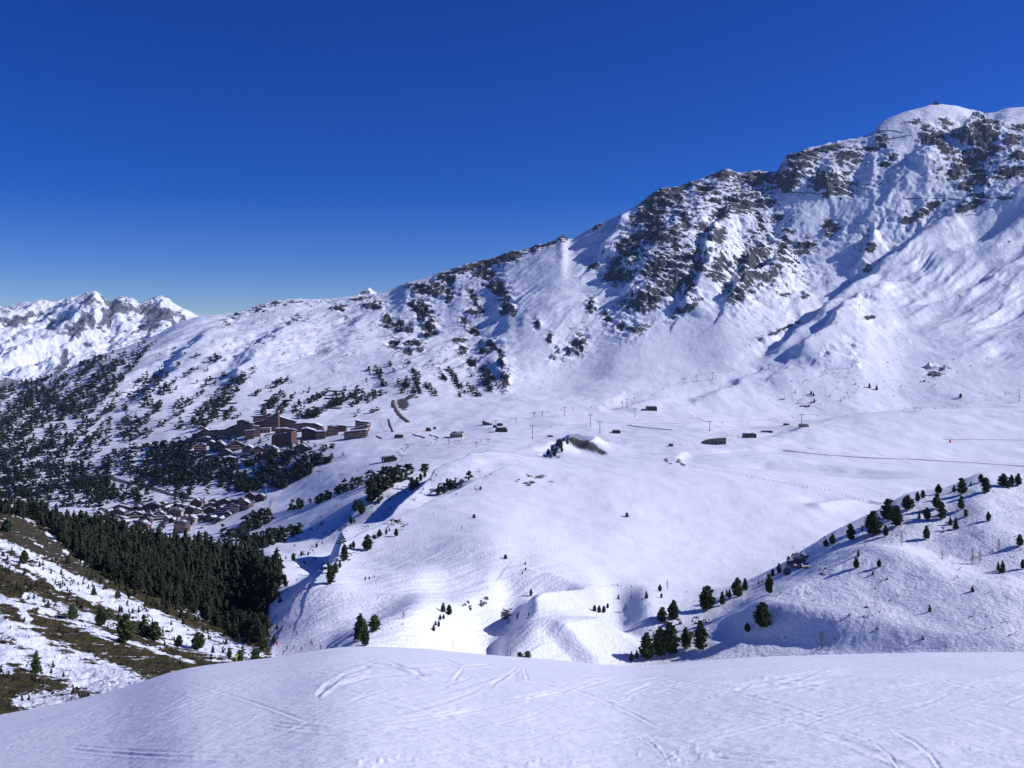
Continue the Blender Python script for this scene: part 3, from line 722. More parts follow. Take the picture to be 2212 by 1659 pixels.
# ------------------------------------------------------------------ object helpers
CNT = {}
def tag(o, label=None, cat=None, group=None, kind=None):
    if label: o['label'] = label
    if cat: o['category'] = cat
    if group: o['group'] = group
    if kind: o['kind'] = kind
    return o
def link(name, me, parent=None, loc=None, rz=0.0, sc=None):
    o = bpy.data.objects.new(name, me); COL.objects.link(o)
    if parent is not None: o.parent = parent
    if loc is not None: o.location = loc
    if rz: o.rotation_euler = (0, 0, rz)
    if sc is not None: o.scale = sc if hasattr(sc, '__len__') else (sc, sc, sc)
    return o
def empty(name, loc, rz=0.0, sc=None):
    o = bpy.data.objects.new(name, None); COL.objects.link(o); o.location = loc
    o.rotation_euler = (0, 0, rz); o.empty_display_size = 0.5
    if sc is not None: o.scale = sc if hasattr(sc, '__len__') else (sc, sc, sc)
    return o
class MB:
    def __init__(s): s.v = []; s.f = []; s.m = []
    def add(s, vs_, fs, mi=0):
        n = len(s.v); s.v += [tuple(p) for p in vs_]; s.f += [tuple(i + n for i in f) for f in fs]; s.m += [mi] * len(fs)
    def box(s, x0, x1, y0, y1, z0, z1, mi=0):
        s.add([(x0,y0,z0),(x1,y0,z0),(x1,y1,z0),(x0,y1,z0),(x0,y0,z1),(x1,y0,z1),(x1,y1,z1),(x0,y1,z1)],
              [(0,3,2,1),(4,5,6,7),(0,1,5,4),(1,2,6,5),(2,3,7,6),(3,0,4,7)], mi)
    def tube(s, p, q, r0, r1=None, n=6, mi=0, cap=True):
        r1 = r0 if r1 is None else r1
        p = Vector(p); q = Vector(q); d = (q - p).normalized()
        a = d.orthogonal().normalized(); b = d.cross(a)
        vs_ = []
        for c, r in ((p, r0), (q, r1)):
            for k in range(n):
                t_ = 2 * math.pi * k / n
                vs_.append(c + a * (math.cos(t_) * r) + b * (math.sin(t_) * r))
        fs = [(k, (k + 1) % n, n + (k + 1) % n, n + k) for k in range(n)]
        if cap: fs += [tuple(range(n - 1, -1, -1)), tuple(range(n, 2 * n))]
        s.add(vs_, fs, mi)
    def prism(s, prof, y0, y1, mi=0):
        """polygon in the xz plane pushed from y0 to y1"""
        n = len(prof)
        vs_ = [(x, y0, z) for x, z in prof] + [(x, y1, z) for x, z in prof]
        fs = [tuple(range(n)), tuple(range(2 * n - 1, n - 1, -1))] + [(i, n + i, n + (i + 1) % n, (i + 1) % n) for i in range(n)]
        s.add(vs_, fs, mi)
    def mesh(s, name, mats, smooth=False):
        return raw_mesh(name, s.v, s.f, mats if isinstance(mats, (list, tuple)) else [mats], s.m, smooth)
    def obj(s, name, mats, parent=None, smooth=False, **kw):
        return link(name, s.mesh(name, mats, smooth), parent, **kw)

# ------------------------------------------------------------------ trees
def foliage_mat(name, a, b_, c_):
    m, nt, b = newmat(name); L = nt.links.new
    geo = N(nt, 'ShaderNodeNewGeometry'); oi = N(nt, 'ShaderNodeObjectInfo')
    n1 = N(nt, 'ShaderNodeTexNoise'); n1.inputs['Scale'].default_value = 0.35; n1.inputs['Detail'].default_value = 3
    L(geo.outputs['Position'], n1.inputs['Vector'])
    ad = N(nt, 'ShaderNodeMath', operation='MULTIPLY_ADD'); L(oi.outputs['Random'], ad.inputs[0]); ad.inputs[1].default_value = 0.3
    ad2 = N(nt, 'ShaderNodeMath', operation='SUBTRACT'); L(n1.outputs['Fac'], ad2.inputs[0]); ad2.inputs[1].default_value = 0.15; L(ad2.outputs[0], ad.inputs[2])
    r = N(nt, 'ShaderNodeValToRGB'); e = r.color_ramp.elements
    e[0].position = 0.3; e[0].color = (*a, 1); e[1].position = 0.75; e[1].color = (*c_, 1); k = e.new(0.52); k.color = (*b_, 1)
    L(ad.outputs[0], r.inputs['Fac']); L(r.outputs['Color'], b.inputs['Base Color'])
    b.inputs['Roughness'].default_value = 0.8; b.inputs['Specular IOR Level'].default_value = 0.15
    return m
M_FOL = foliage_mat('conifer_needles', (0.020, 0.034, 0.015), (0.034, 0.052, 0.020), (0.060, 0.078, 0.028))
M_FOL2 = foliage_mat('distant_conifer_needles', (0.010, 0.017, 0.011), (0.016, 0.026, 0.013), (0.034, 0.034, 0.020))
M_BARK = flat('bark', (0.075, 0.055, 0.045), 0.9, scale=3)
M_LARCH = flat('bare_larch_twigs', (0.20, 0.125, 0.085), 0.9, scale=3)
OCT = np.array([(1,0,0),(-1,0,0),(0,1,0),(0,-1,0),(0,0,1),(0,0,-1)], float)
OCF = [(0,2,4),(2,1,4),(1,3,4),(3,0,4),(2,0,5),(1,2,5),(3,1,5),(0,3,5)]
def crown_arrays(seed, n, kind, leaf=1.0, core=True):
    """unit-height crown built of many small twig clumps; returns verts, faces"""
    r = random.Random(seed); vs_ = []; fs = []
    lean = r.uniform(-.03, .03)
    gaps = [(r.uniform(.2, .9), r.uniform(0, 6.28)) for _ in range(5)]
    def prof(h_):
        if kind == 'arolla':
            return 0.235 * (math.sin(math.pi * min(1, (h_ - 0.06) / 0.94) ** 0.62) ** 0.62) * (1 + 0.10 * math.sin(h_ * 17 + seed))
        if kind == 'spruce':
            return 0.26 * (1 - h_) ** 0.8 * (1 + 0.18 * math.sin(h_ * 42 + seed)) + 0.012
        return 0.42 * math.sqrt(max(0, 1 - (h_ * 1.0) ** 2))       # bush
    k = 0; tries = 0
    while k < n and tries < n * 8:
        tries += 1
        h_ = r.uniform(0.07 if kind != 'bush' else 0.0, 0.985)
        R_ = prof(h_)
        if r.random() > (R_ / 0.24) + 0.12: continue
        th = r.uniform(0, 6.2832)
        if any(abs(h_ - g[0]) < .07 and abs((th - g[1] + 3.14) % 6.28 - 3.14) < .55 for g in gaps): continue
        rad = R_ * (r.uniform(0.55, 1.0) if r.random() < 0.8 else r.uniform(0.9, 1.18))
        s_ = leaf * r.uniform(0.028, 0.055) * (1.15 if kind == 'arolla' else 1.0)
        c = np.array([math.cos(th) * rad + lean * h_, math.sin(th) * rad, h_])
        M = np.array(Euler((r.uniform(-.6, .6), r.uniform(-.6, .6), th)).to_matrix())
        sc_ = np.array([s_ * r.uniform(1.0, 1.7), s_ * r.uniform(.6, 1.1), s_ * r.uniform(.45, .95)])
        p = (OCT * sc_ * np.array([[r.uniform(.65, 1.35)] for _ in range(6)])) @ M.T + c
        if kind == 'spruce': p[:, 2] -= (np.hypot(p[:, 0], p[:, 1])) * 0.35
        b0 = len(vs_); vs_ += list(p); fs += [tuple(i + b0 for i in f) for f in OCF]; k += 1
    # inner core so that the middle reads dense
    if not core: return np.array(vs_), fs
    seg = 7; lv = 6; b0 = len(vs_)
    for i in range(lv + 1):
        h_ = 0.08 + 0.86 * i / lv; R_ = prof(h_) * 0.62 * r.uniform(.85, 1.15)
        for j in range(seg):
            t_ = 6.2832 * j / seg + i * .4
            vs_.append(np.array([math.cos(t_) * R_ * r.uniform(.8, 1.2) + lean * h_, math.sin(t_) * R_ * r.uniform(.8, 1.2), h_]))
    for i in range(lv):
        for j in range(seg):
            a = b0 + i * seg + j; b2 = b0 + i * seg + (j + 1) % seg
            fs.append((a, b2, b2 + seg)); fs.append((a, b2 + seg, a + seg))
    vs_.append(np.array([lean, 0, 0.97])); tp = len(vs_) - 1
    for j in range(seg): fs.append((b0 + lv * seg + j, b0 + lv * seg + (j + 1) % seg, tp))
    return np.array(vs_), fs
def trunk_mesh(seed, top=0.3, r0=0.03):
    mb = MB(); r = random.Random(seed)
    mb.tube((0, 0, -0.08), (0.004, 0, top), r0, r0 * .7, 7)
    mb.tube((0.004, 0, top), (r.uniform(-.01, .01), 0, 0.93), r0 * .7, r0 * .12, 6)
    for k in range(9):
        h_ = r.uniform(.12, .8); th = r.uniform(0, 6.28); l = 0.16 * (1 - h_ * .6)
        mb.tube((0, 0, h_), (math.cos(th) * l, math.sin(th) * l, h_ + .03), r0 * .25, r0 * .08, 4, cap=False)
    return mb.mesh('trunk', M_BARK, True)
CR = {}
for kind, cnt in (('arolla', 5), ('spruce', 3), ('bush', 3)):
    CR[kind] = []
    for i in range(cnt):
        v_, f_ = crown_arrays(100 + i * 7 + len(kind), 300 if kind == 'arolla' else 260 if kind == 'spruce' else 130, kind)
        CR[kind].append(raw_mesh('crown', v_, f_, [M_FOL]))
LOW = {}
for kind in ('arolla', 'spruce', 'bush'):
    LOW[kind] = [crown_arrays(300 + i, 11 if kind != 'bush' else 6, kind, 3.1, False) for i in range(6)]
LOWS = {k_: [crown_arrays(340 + i, 20, k_, 1.9) for i in range(5)] for k_ in ('arolla', 'spruce')}; LOWS['bush'] = LOW['bush']
MIDC = {k: [raw_mesh('tree', *crown_arrays(500 + i, 90, k, 1.5), [M_FOL2]) for i in range(3)] for k in ('arolla', 'spruce')}
TRK_M = [trunk_mesh(i) for i in range(3)]
def larch_mesh(seed):
    mb = MB(); r = random.Random(seed)
    mb.tube((0, 0, -.05), (r.uniform(-.02, .02), 0, 1.0), .014, .003, 5)
    for k in range(110):
        h_ = r.uniform(.12, .97); th = r.uniform(0, 6.28); l = (0.30 * (1 - h_) + .03) * r.uniform(.6, 1.1)
        e_ = (math.cos(th) * l, math.sin(th) * l, h_ + l * .25)
        mb.tube((0, 0, h_), e_, .0045, .002, 3, cap=False)
        for q_ in range(3):
            f_ = r.uniform(.4, 1); b_ = (e_[0] * f_, e_[1] * f_, h_ + (e_[2] - h_) * f_)
            mb.tube(b_, (b_[0] + r.uniform(-.05, .05), b_[1] + r.uniform(-.05, .05), b_[2] + r.uniform(-.01, .05)), .003, .0015, 3, cap=False)
    return mb
LAR = [larch_mesh(i) for i in range(3)]
LARM = [m_.mesh('twigs', M_LARCH) for m_ in LAR]
def stem_m():
    mb = MB(); mb.tube((0, 0, -.06), (0, 0, .9), .02, .004, 6); return mb.mesh('trunk', M_BARK)
LSTEM = stem_m()
def hit(u, v, ymin=100, ymax=1e9, search=16):
    for dv in [0] + [s_ * k for k in range(1, search) for s_ in (1, -1)]:
        p = at(u, v + dv, ymin, ymax)
        if p: return p
    return None
ntree = [0]
def tree(u, v, hpx, kind, label, group, wide=1.0, ymin=100, ymax=1e9, cat=None, p=None):
    if p is None: p = hit(u, v, ymin, ymax)
    if p is None: return None
    hm = hpx * p[1] / F
    r = random.Random(int(u * 31 + v * 7)); ntree[0] += 1
    nm = {'arolla': 'pine_tree', 'spruce': 'spruce_tree', 'bush': 'dwarf_pine', 'larch': 'larch_tree'}[kind]
    root = empty(nm, p, r.uniform(0, 6.28))
    tag(root, label, cat or {'bush': 'shrub'}.get(kind, 'tree'), group)
    if kind == 'larch':
        link('trunk', LSTEM, root, sc=(hm, hm, hm)); link('crown', r.choice(LARM), root, sc=(hm * wide, hm * wide, hm)); return root
    w_ = hm * wide * r.uniform(.92, 1.1)
    if kind != 'bush': link('trunk', r.choice(TRK_M), root, sc=(hm, hm, hm))
    else: link('trunk', TRK_M[0], root, sc=(hm * .6, hm * .6, hm * .6))
    link('crown', r.choice(CR[kind]), root, sc=(w_, w_, hm))
    return root
def cv(crop, x, y):
    o = {7: (1287.6, 982.7, .41794), 4: (508.3, 1016.6, .29107), 3: (0, 1050.4, .3065), 5: (813.3, 813.3, .27573), 6: (1355.4, 779.3, .38726),
         1: (372.7, 847.1, .21446), 2: (101.6, 982.7, .2451), 15: (1626.5, 542.2, .2859), 14: (1626.5, 169.4, .26554), 12: (542.2, 508.3, .3064)}[crop]
    return o[0] + x * o[2], o[1] + y * o[2], o[2]
# hand placed trees: crop, x, y of the foot, height, kind, width, label
GR = 'pines along the near ridge on the right'
HT = [
 (7,2190,472,62,'arolla',1.1,'dark pine cut by the right edge of the photo, halfway down the near right slope'),
 (7,2182,158,64,'arolla',1.0,'last pine at the right end of the skyline row on the near right ridge'),
 (7,2148,160,58,'arolla',.9,'narrow pine between two wider ones at the right end of the ridge row'),
 (7,2105,162,66,'arolla',1.4,'broad bushy pine at the right end of the near ridge, left of the last two'),
 (7,2130,170,40,'bush',1.2,'low dark shrub at the foot of the broad bushy pine at the ridge end'),
 (7,2015,196,82,'arolla',1.0,'tall pine just below the ridge line, in front of a shorter pine, upper right'),
 (7,1990,142,44,'arolla',1.2,'short pine on the ridge line behind the tall pine at upper right'),
 (7,1890,202,84,'arolla',1.15,'tall broad pine alone on the near ridge with a tiny tree on each side'),
 (7,1937,160,24,'spruce',1.0,'tiny tree on the ridge just right of the tall broad lone pine'),
 (7,1850,190,36,'spruce',1.2,'small tree on the ridge just left of the tall broad lone pine'),
 (7,1770,200,50,'arolla',1.2,'topmost pine of the vertical file of three running down from the right ridge'),
 (7,1762,278,80,'arolla',.95,'middle pine of the vertical file of three below the right ridge'),
 (7,1787,332,95,'arolla',.8,'lowest pine of the vertical file of three below the right ridge'),
 (7,1888,282,72,'arolla',.85,'narrow pine standing alone in snow right of the vertical file of pines'),
 (7,1910,318,38,'bush',.9,'dwarf pine just below the narrow lone pine on the upper right slope'),
 (7,2028,342,50,'arolla',1.0,'small pine with snow all round below the right end of the ridge row'),
 (7,1690,224,42,'arolla',1.1,'small pine on the ridge, right one of a close pair left of the vertical file'),
 (7,1662,242,52,'arolla',.9,'small pine on the ridge, left one of a close pair left of the vertical file'),
 (7,1612,284,76,'arolla',1.5,'wide dark pine leaning over the ridge between the great round pine and the close pair'),
 (7,1712,336,64,'arolla',1.2,'round pine below the ridge between the wide leaning pine and the vertical file'),
 (7,1670,328,42,'spruce',.8,'thin little tree left of the round pine under the ridge'),
 (7,1510,338,112,'arolla',1.35,'great round pine on the ridge, broadest tree of the right slope'),
 (7,1552,370,112,'arolla',1.0,'tall pine touching the great round pine on its right and reaching lower'),
 (7,1432,414,124,'arolla',1.3,'tall broad pine on the ridge just left of the great round pine'),
 (7,1497,420,60,'arolla',.9,'short pine in shade below the gap between the two great ridge pines'),
 (7,1317,440,86,'arolla',1.1,'medium pine standing free on the ridge left of the two great ridge pines'),
 (7,1375,390,28,'spruce',.9,'tiny conifer on the ridge between the medium pine and the tall broad pine'),
 (7,1708,436,72,'arolla',.8,'slim pine casting a shadow on the open slope below the vertical file'),
 (7,1832,360,44,'spruce',.9,'left tree of a small pair among shrubs in the middle of the upper right slope'),
 (7,1860,382,62,'spruce',.9,'right and taller tree of a small pair among shrubs on the upper right slope'),
 (7,1222,462,56,'arolla',1.1,'right pine of a pair on the ridge above the brown rock outcrop'),
 (7,1188,474,40,'arolla',1.3,'left and shorter pine of a pair on the ridge above the brown rock outcrop'),
 (7,1345,586,56,'arolla',1.0,'pine in the shaded slope below a smaller tree, right of the brown outcrop'),
 (7,1355,524,38,'spruce',.9,'small tree straight above the shaded pine right of the brown outcrop'),
 (7,1463,580,42,'arolla',1.1,'round pine on open snow right of the shaded pine'),
 (7,1430,620,20,'bush',1.0,'tiny shrub below the round pine on the open right slope'),
 (7,2102,605,62,'spruce',1.0,'taller tree of a pair near the right edge, low on the right slope'),
 (7,2080,598,48,'spruce',.9,'shorter left tree of a pair near the right edge, low on the right slope'),
 (7,2205,590,52,'arolla',.9,'tree cut by the right edge of the photo, below the pair of slim trees'),
 (7,1945,706,30,'spruce',1.3,'small isolated conifer with a long shadow in the middle of the right slope'),
 (7,1725,810,38,'spruce',1.0,'lone little conifer with a long shadow low on the right slope'),
 (7,862,892,134,'arolla',1.15,'big egg-shaped pine standing alone in the shaded part of the right slope'),
 (7,782,915,50,'arolla',1.1,'small pine left of and below the big egg-shaped lone pine'),
 (7,895,715,102,'arolla',.75,'tall narrow pine on the edge below the brown outcrop'),
 (7,945,612,54,'arolla',.9,'pine nearest the brown outcrop on its left, at the ridge edge'),
 (7,912,628,40,'arolla',.9,'small pine left of the one beside the brown outcrop'),
 (7,730,732,100,'arolla',1.05,'full pine on the ridge with a slimmer pine close on its right, low middle right'),
 (7,770,702,66,'arolla',.75,'slim pine close to the right of a full pine on the low ridge'),
 (7,690,737,46,'spruce',1.1,'small tree touching the full pine on its left'),
 (7,675,730,36,'spruce',.9,'smallest tree of the cluster left of the full pine on the low ridge'),
 (7,653,776,72,'arolla',.8,'ragged narrow tree between the tall free-standing pine and the full pine'),
 (7,572,802,126,'arolla',1.25,'tall free-standing pine on the lower ridge with a clearly visible trunk'),
 (7,400,850,102,'arolla',1.2,'right and taller pine of the pair above the dark rocks at the ridge foot'),
 (7,342,864,80,'arolla',1.1,'left and shorter pine of the pair above the dark rocks at the ridge foot'),
 (7,540,1006,152,'arolla',.9,'dark pine standing apart at the right end of the shaded clump by the near crest'),
 (7,465,1000,112,'arolla',.95,'pointed dark pine between the shaded clump and the pine at its right end'),
 (7,385,1030,168,'arolla',1.0,'tallest dark pine in the shaded clump behind the near crest'),
 (7,330,1040,150,'arolla',1.0,'dark pine left of the tallest one in the shaded clump behind the near crest'),
 (7,262,1056,136,'arolla',1.15,'round dark pine at the left end of the shaded clump behind the near crest'),
 (7,210,1050,44,'spruce',1.0,'short tree just left of the shaded pine clump'),
 (7,183,1063,50,'spruce',1.0,'outermost short tree left of the shaded pine clump, by the near crest'),
 (7,840,668,22,'spruce',.8,'left one of two tiny trees on the ridge right of the slim pine'),
 (7,857,660,18,'spruce',.8,'right one of two tiny trees on the ridge right of the slim pine'),
 (7,330,706,38,'arolla',1.1,'small pine beside the pale larch in the snowy hollow'),
 (7,338,740,28,'arolla',.9,'tiny pine just below the small pine beside the pale larch'),
 (7,260,740,38,'spruce',1.0,'small tree left of the pine beside the pale larch'),
 (7,115,745,26,'spruce',1.0,'small tree on the rim left of the piste marker pole in the hollow'),
 (7,60,792,28,'arolla',1.0,'rightmost pine of four little ones on the rim of the middle hill'),
 (7,40,816,36,'arolla',1.0,'lowest pine of four little ones on the rim of the middle hill'),
 (7,16,816,38,'arolla',1.1,'second from left of four little pines on the rim of the middle hill'),
 (7,-8,808,34,'arolla',1.0,'leftmost of four little pines on the rim of the middle hill'),
 (7,368,696,50,'larch',.9,'pale bare larch standing in the snowy hollow'),
 (7,152,806,40,'larch',1.2,'small bare larch just right of the four little pines'),
 (7,1580,470,82,'larch',.7,'tall thin bare larch beside the bright snow strip on the right slope'),
 (7,1165,1006,98,'larch',1.2,'largest bare larch, low on the right slope just above the near crest'),
 (7,1390,476,66,'larch',1.1,'bare larch just under the ridge below the medium pine'),
 (7,2082,502,68,'larch',1.2,'bare larch high on the right, nearest the right edge'),
 (7,1945,562,82,'larch',1.0,'left of two bare larches standing together on the right slope'),
 (7,1985,556,70,'larch',1.0,'right of two bare larches standing together on the right slope'),
 (7,1790,546,52,'larch',1.3,'bare low larch left of the two standing together'),
 (4,930,1262,205,'arolla',.95,'tallest pine of the pair in the bowl just beyond the near crest'),
 (4,965,1302,150,'arolla',.8,'lower ragged pine in front of the tallest pine in the bowl'),
 (4,1035,1192,124,'arolla',1.35,'round pine close to the right of the tallest pine in the bowl'),
 (4,888,1258,55,'spruce',.9,'small conifer at the left foot of the tallest pine in the bowl'),
 (4,1587,1072,78,'arolla',1.15,'largest pine of the scattered cluster on the bowl wall'),
 (4,1543,1052,72,'arolla',.9,'pine left of the largest one of the scattered cluster on the bowl wall'),
 (4,1546,1104,42,'arolla',.8,'little pine right under the two larger ones of the bowl cluster'),
 (4,1520,1112,46,'arolla',.8,'little pine left of the one under the two larger pines of the bowl cluster'),
 (4,1510,1160,50,'arolla',.8,'right pine of the lowest three in the bowl cluster'),
 (4,1486,1152,40,'arolla',.8,'middle pine of the lowest three in the bowl cluster'),
 (4,1472,1192,48,'arolla',.9,'lowest pine of the scattered cluster on the bowl wall'),
 (4,1248,1102,64,'larch',1.5,'bare larch between the bowl pines and the scattered cluster'),
 (4,708,842,145,'arolla',.85,'tall pine nearest the piste bend on the nose of the middle hill'),
 (4,740,766,82,'arolla',1.25,'round pine just above the tall pine on the nose of the middle hill'),
 (4,690,716,46,'arolla',.9,'small pine left above the round pine on the nose of the hill'),
 (4,810,672,128,'arolla',.75,'tall slender pine on the spur above the nose of the middle hill'),
 (4,776,722,56,'arolla',.8,'small pine at the lower left of the tall slender spur pine'),
 (4,982,592,120,'arolla',1.3,'broad pine halfway up the spur of the middle hill'),
 (4,1025,500,34,'spruce',.9,'tiny tree just above the broad spur pine'),
 (4,1070,492,58,'arolla',1.3,'round pine above the broad pine on the spur'),
 (4,1120,476,48,'arolla',.8,'slim pine right of the round spur pine'),
 (4,1142,452,28,'arolla',.8,'tiny pine right of the slim spur pine'),
 (4,1194,486,58,'arolla',1.0,'uppermost single pine beside the long shadow on the spur'),
 (4,878,577,56,'arolla',1.0,'right pine of two standing left of the broad spur pine'),
 (4,856,577,38,'arolla',.9,'left pine of two standing left of the broad spur pine'),
 (4,603,572,36,'arolla',1.0,'small pine in open snow between the wood and the spur'),
 (4,645,542,26,'spruce',.9,'tiny conifer right of the small pine in open snow'),
 (4,430,672,62,'arolla',.9,'pine standing alone in snow right of the dark wood'),
 (4,490,636,42,'arolla',.9,'left small pine of two right of the lone pine near the wood'),
 (4,540,630,32,'arolla',.9,'right small pine of two right of the lone pine near the wood'),
 (4,375,656,28,'spruce',.9,'tiny tree left of the lone pine near the wood'),
 (4,308,702,55,'arolla',.8,'pine just off the right edge of the dark wood'),
 (4,1508,182,74,'arolla',1.1,'left pine of the pair on the upper spur crest'),
 (4,1547,172,62,'arolla',.9,'right pine of the pair on the upper spur crest'),
 (4,1592,142,82,'arolla',.9,'pine above the pair on the upper spur crest'),
 (4,1626,112,40,'arolla',.9,'small pine right of the pine above the pair on the upper spur crest'),
 (4,1572,95,40,'arolla',1.0,'small round pine at the top of the upper spur group'),
 (4,1312,148,100,'arolla',.95,'tall left pine of the pair on the lower terrace edge'),
 (4,1346,126,80,'arolla',.95,'right pine of the pair on the lower terrace edge'),
 (4,1376,78,58,'arolla',1.1,'pine above the pair on the lower terrace edge'),
 (4,1406,52,52,'arolla',.9,'topmost pine of the terrace edge group'),
 (4,892,302,92,'arolla',1.0,'left pine of the two at the shadowed foot of the terrace'),
 (4,937,324,104,'arolla',1.0,'right pine of the two at the shadowed foot of the terrace'),
 (4,858,396,66,'arolla',.9,'lowest pine left of the two at the shadowed foot of the terrace'),
 (4,885,388,40,'spruce',.9,'small conifer beside the lowest pine at the foot of the terrace'),
 (4,1772,352,30,'bush',1.3,'round dark dwarf pine alone on the snowy middle hill'),
 (4,1820,142,26,'bush',1.2,'dark dwarf pine at the top edge of the middle hill'),
 (4,2195,932,54,'arolla',.8,'single pine at the lip above the shadowed gully'),
 (4,2155,742,22,'arolla',1.0,'lower tiny pine of two on the smooth snow above the gully'),
 (4,2152,700,24,'arolla',1.0,'upper tiny pine of two on the smooth snow above the gully'),
 (4,2130,768,22,'arolla',1.0,'tiny pine left below the two tiny ones above the gully'),
 (4,2005,655,34,'bush',1.2,'dwarf pine in the middle of the smooth hillside'),
 (4,1680,440,34,'larch',1.4,'small bare larch on the upper middle hillside'),
 (4,2110,1392,46,'bush',1.5,'left bush peeping over the near crest'),
 (4,2168,1392,54,'bush',1.6,'right bush peeping over the near crest'),
 (4,965,812,26,'arolla',.9,'left of three little trees above the striped hill nose'),
 (4,995,808,24,'arolla',.9,'middle of three little trees above the striped hill nose'),
 (4,1030,794,22,'spruce',.9,'right of three little trees above the striped hill nose'),
 (3,252,1322,158,'spruce',1.0,'bristly spruce standing alone in snow low on the left slope'),
 (3,885,1100,205,'arolla',1.2,'largest pine in the group on the left heather slope'),
 (3,1012,1062,160,'spruce',1.1,'spruce just right of the largest pine on the left slope'),
 (3,1092,1090,138,'arolla',1.2,'rounded pine at the right end of the left slope group'),
 (3,712,985,135,'arolla',1.1,'upright pine left of and above the largest pine on the left slope'),
 (3,510,935,95,'bush',1.3,'wide low pine in the heather on the left slope'),
 (3,1392,1152,124,'arolla',1.3,'round pine on snow below the wood, at the end of the heather'),
 (3,1260,1132,84,'arolla',1.2,'smaller pine left of the round pine at the end of the heather'),
 (3,340,858,56,'spruce',1.2,'little spruce on the edge of the long snow band'),
 (3,1617,1212,76,'arolla',.9,'slim pine by the yellow marker pole behind the near crest'),
 (3,1692,1242,92,'bush',1.2,'broad low pine right of the yellow marker pole'),
 (3,1800,1228,88,'bush',1.4,'round bush pine between the yellow marker pole and the piste'),
 (3,1857,1152,110,'arolla',1.1,'pine at the lowest corner of the dark wood'),
 (3,1930,1108,66,'spruce',1.0,'small conifer on the piste edge beside the red mat'),
 (3,662,768,78,'spruce',1.0,'left conifer of two in the middle of the striped snow bands'),
 (3,822,790,66,'spruce',1.0,'right conifer of two in the middle of the striped snow bands'),
 (3,172,548,96,'arolla',1.2,'dark pine at the left above the first snow band'),
 (3,48,322,96,'arolla',1.3,'pine in the turf near the left edge of the photo'),
 (3,1500,1172,50,'spruce',1.1,'small spruce in snow left of the slim pine near the crest'),
 (3,1570,1175,36,'spruce',1.0,'tiny spruce beside the slim pine near the crest'),
 (6,1390,162,30,'spruce',1.0,'dark spruce at the right end of the rocky knoll spurs'),
 (6,1350,152,30,'spruce',1.0,'dark spruce left of the one at the end of the rocky spurs'),
 (6,1858,206,24,'bush',1.1,'single dark pine on the wide white flat near the right pylon'),
 (6,1025,188,26,'spruce',1.0,'upper left spruce of the trio on the snowy knoll'),
 (6,1038,196,22,'spruce',1.0,'second spruce of the trio on the snowy knoll'),
 (6,1042,232,24,'spruce',1.0,'lowest spruce of the trio on the snowy knoll'),
 (7,160,320,22,'bush',1.4,'round dark shrub alone in the middle of the white basin'),
]
for x, y, h_ in [(1345,615,50),(1375,577,42),(1420,552,60),(1442,562,72),(1462,508,32),(1395,626,60),(1452,592,42),(1495,532,46),(1520,508,20),(1366,642,30),(1410,590,40),(1432,520,36)]:
    HT.append((5, x, y, h_, 'arolla', 1.0, None))
KN = ['leftmost pine', 'second pine from the left', 'left-hand tall pine', 'tallest pine', 'topmost little pine', 'lowest pine in the middle', 'pine right of the tallest one', 'pine nearest the grass', 'tiny uppermost tree at the crest', 'lowest small pine on the left', 'pine in the very middle', 'pine behind the tallest one']
for c_, x, y, h_, kind, wd, lab in HT:
    u, v, s_ = cv(c_, x, y)
    ymx = 560 if (c_ == 7 and x > 150 and y > 120 and not (x < 345 and y < 760) and kind) else 1e9
    if c_ == 7 and (x < 420 and 640 < y < 760): ymx = 900
    if c_ == 7 and x == 160: ymx = 1e9
    if c_ == 3: ymx = 900
    if lab is None: lab = KN.pop(0) + ' of the grove beside the grassy knoll'; gr_ = 'pines on the shaded side of the knoll'
    elif c_ == 7: gr_ = 'trees on the near right slope'
    elif c_ == 4: gr_ = 'trees on the middle hill'
    elif c_ == 3: gr_ = 'trees on the left heather slope'
    else: gr_ = None
    tree(u, v, h_ * s_, kind, lab, gr_, wd, 100, ymx)
# woods, filled by sampling picture areas and dropping each tree on the land
def inpoly(x, y, P):
    c = False; j = len(P) - 1
    for i in range(len(P)):
        if (P[i][1] > y) != (P[j][1] > y) and x < (P[j][0] - P[i][0]) * (y - P[i][1]) / (P[j][1] - P[i][1]) + P[i][0]: c = not c
        j = i
    return c
def dens(u, v, seed, ang, la, lb):
    a = math.radians(ang); x = u * math.cos(a) + v * math.sin(a); y = -u * math.sin(a) + v * math.cos(a)
    return float(fbm(np.array([x / la]), np.array([y / lb]), 3, seed)[0])
WOODS = []   # (u, v, p, height m, kind, wood)
def near_line(u, v, L, w_):
    for (a, b_), (c, d) in zip(L[:-1], L[1:]):
        l2 = (c - a) ** 2 + (d - b_) ** 2; t_ = max(0, min(1, ((u - a) * (c - a) + (v - b_) * (d - b_)) / l2))
        if math.hypot(u - a - t_ * (c - a), v - b_ - t_ * (d - b_)) < w_: return True
    return False
CLEAR = [([(290,810),(276,837),(262,870),(250,905),(246,935),(258,955),(235,975),(205,1000)], 9), ([(470,752),(510,765),(560,790),(650,815),(760,835),(860,845)], 7), ([(515,740),(530,775)], 4), ([(395,720),(330,800)], 7), ([(730,700),(720,820)], 8), ([(320,770),(230,870),(200,900)], 6)]
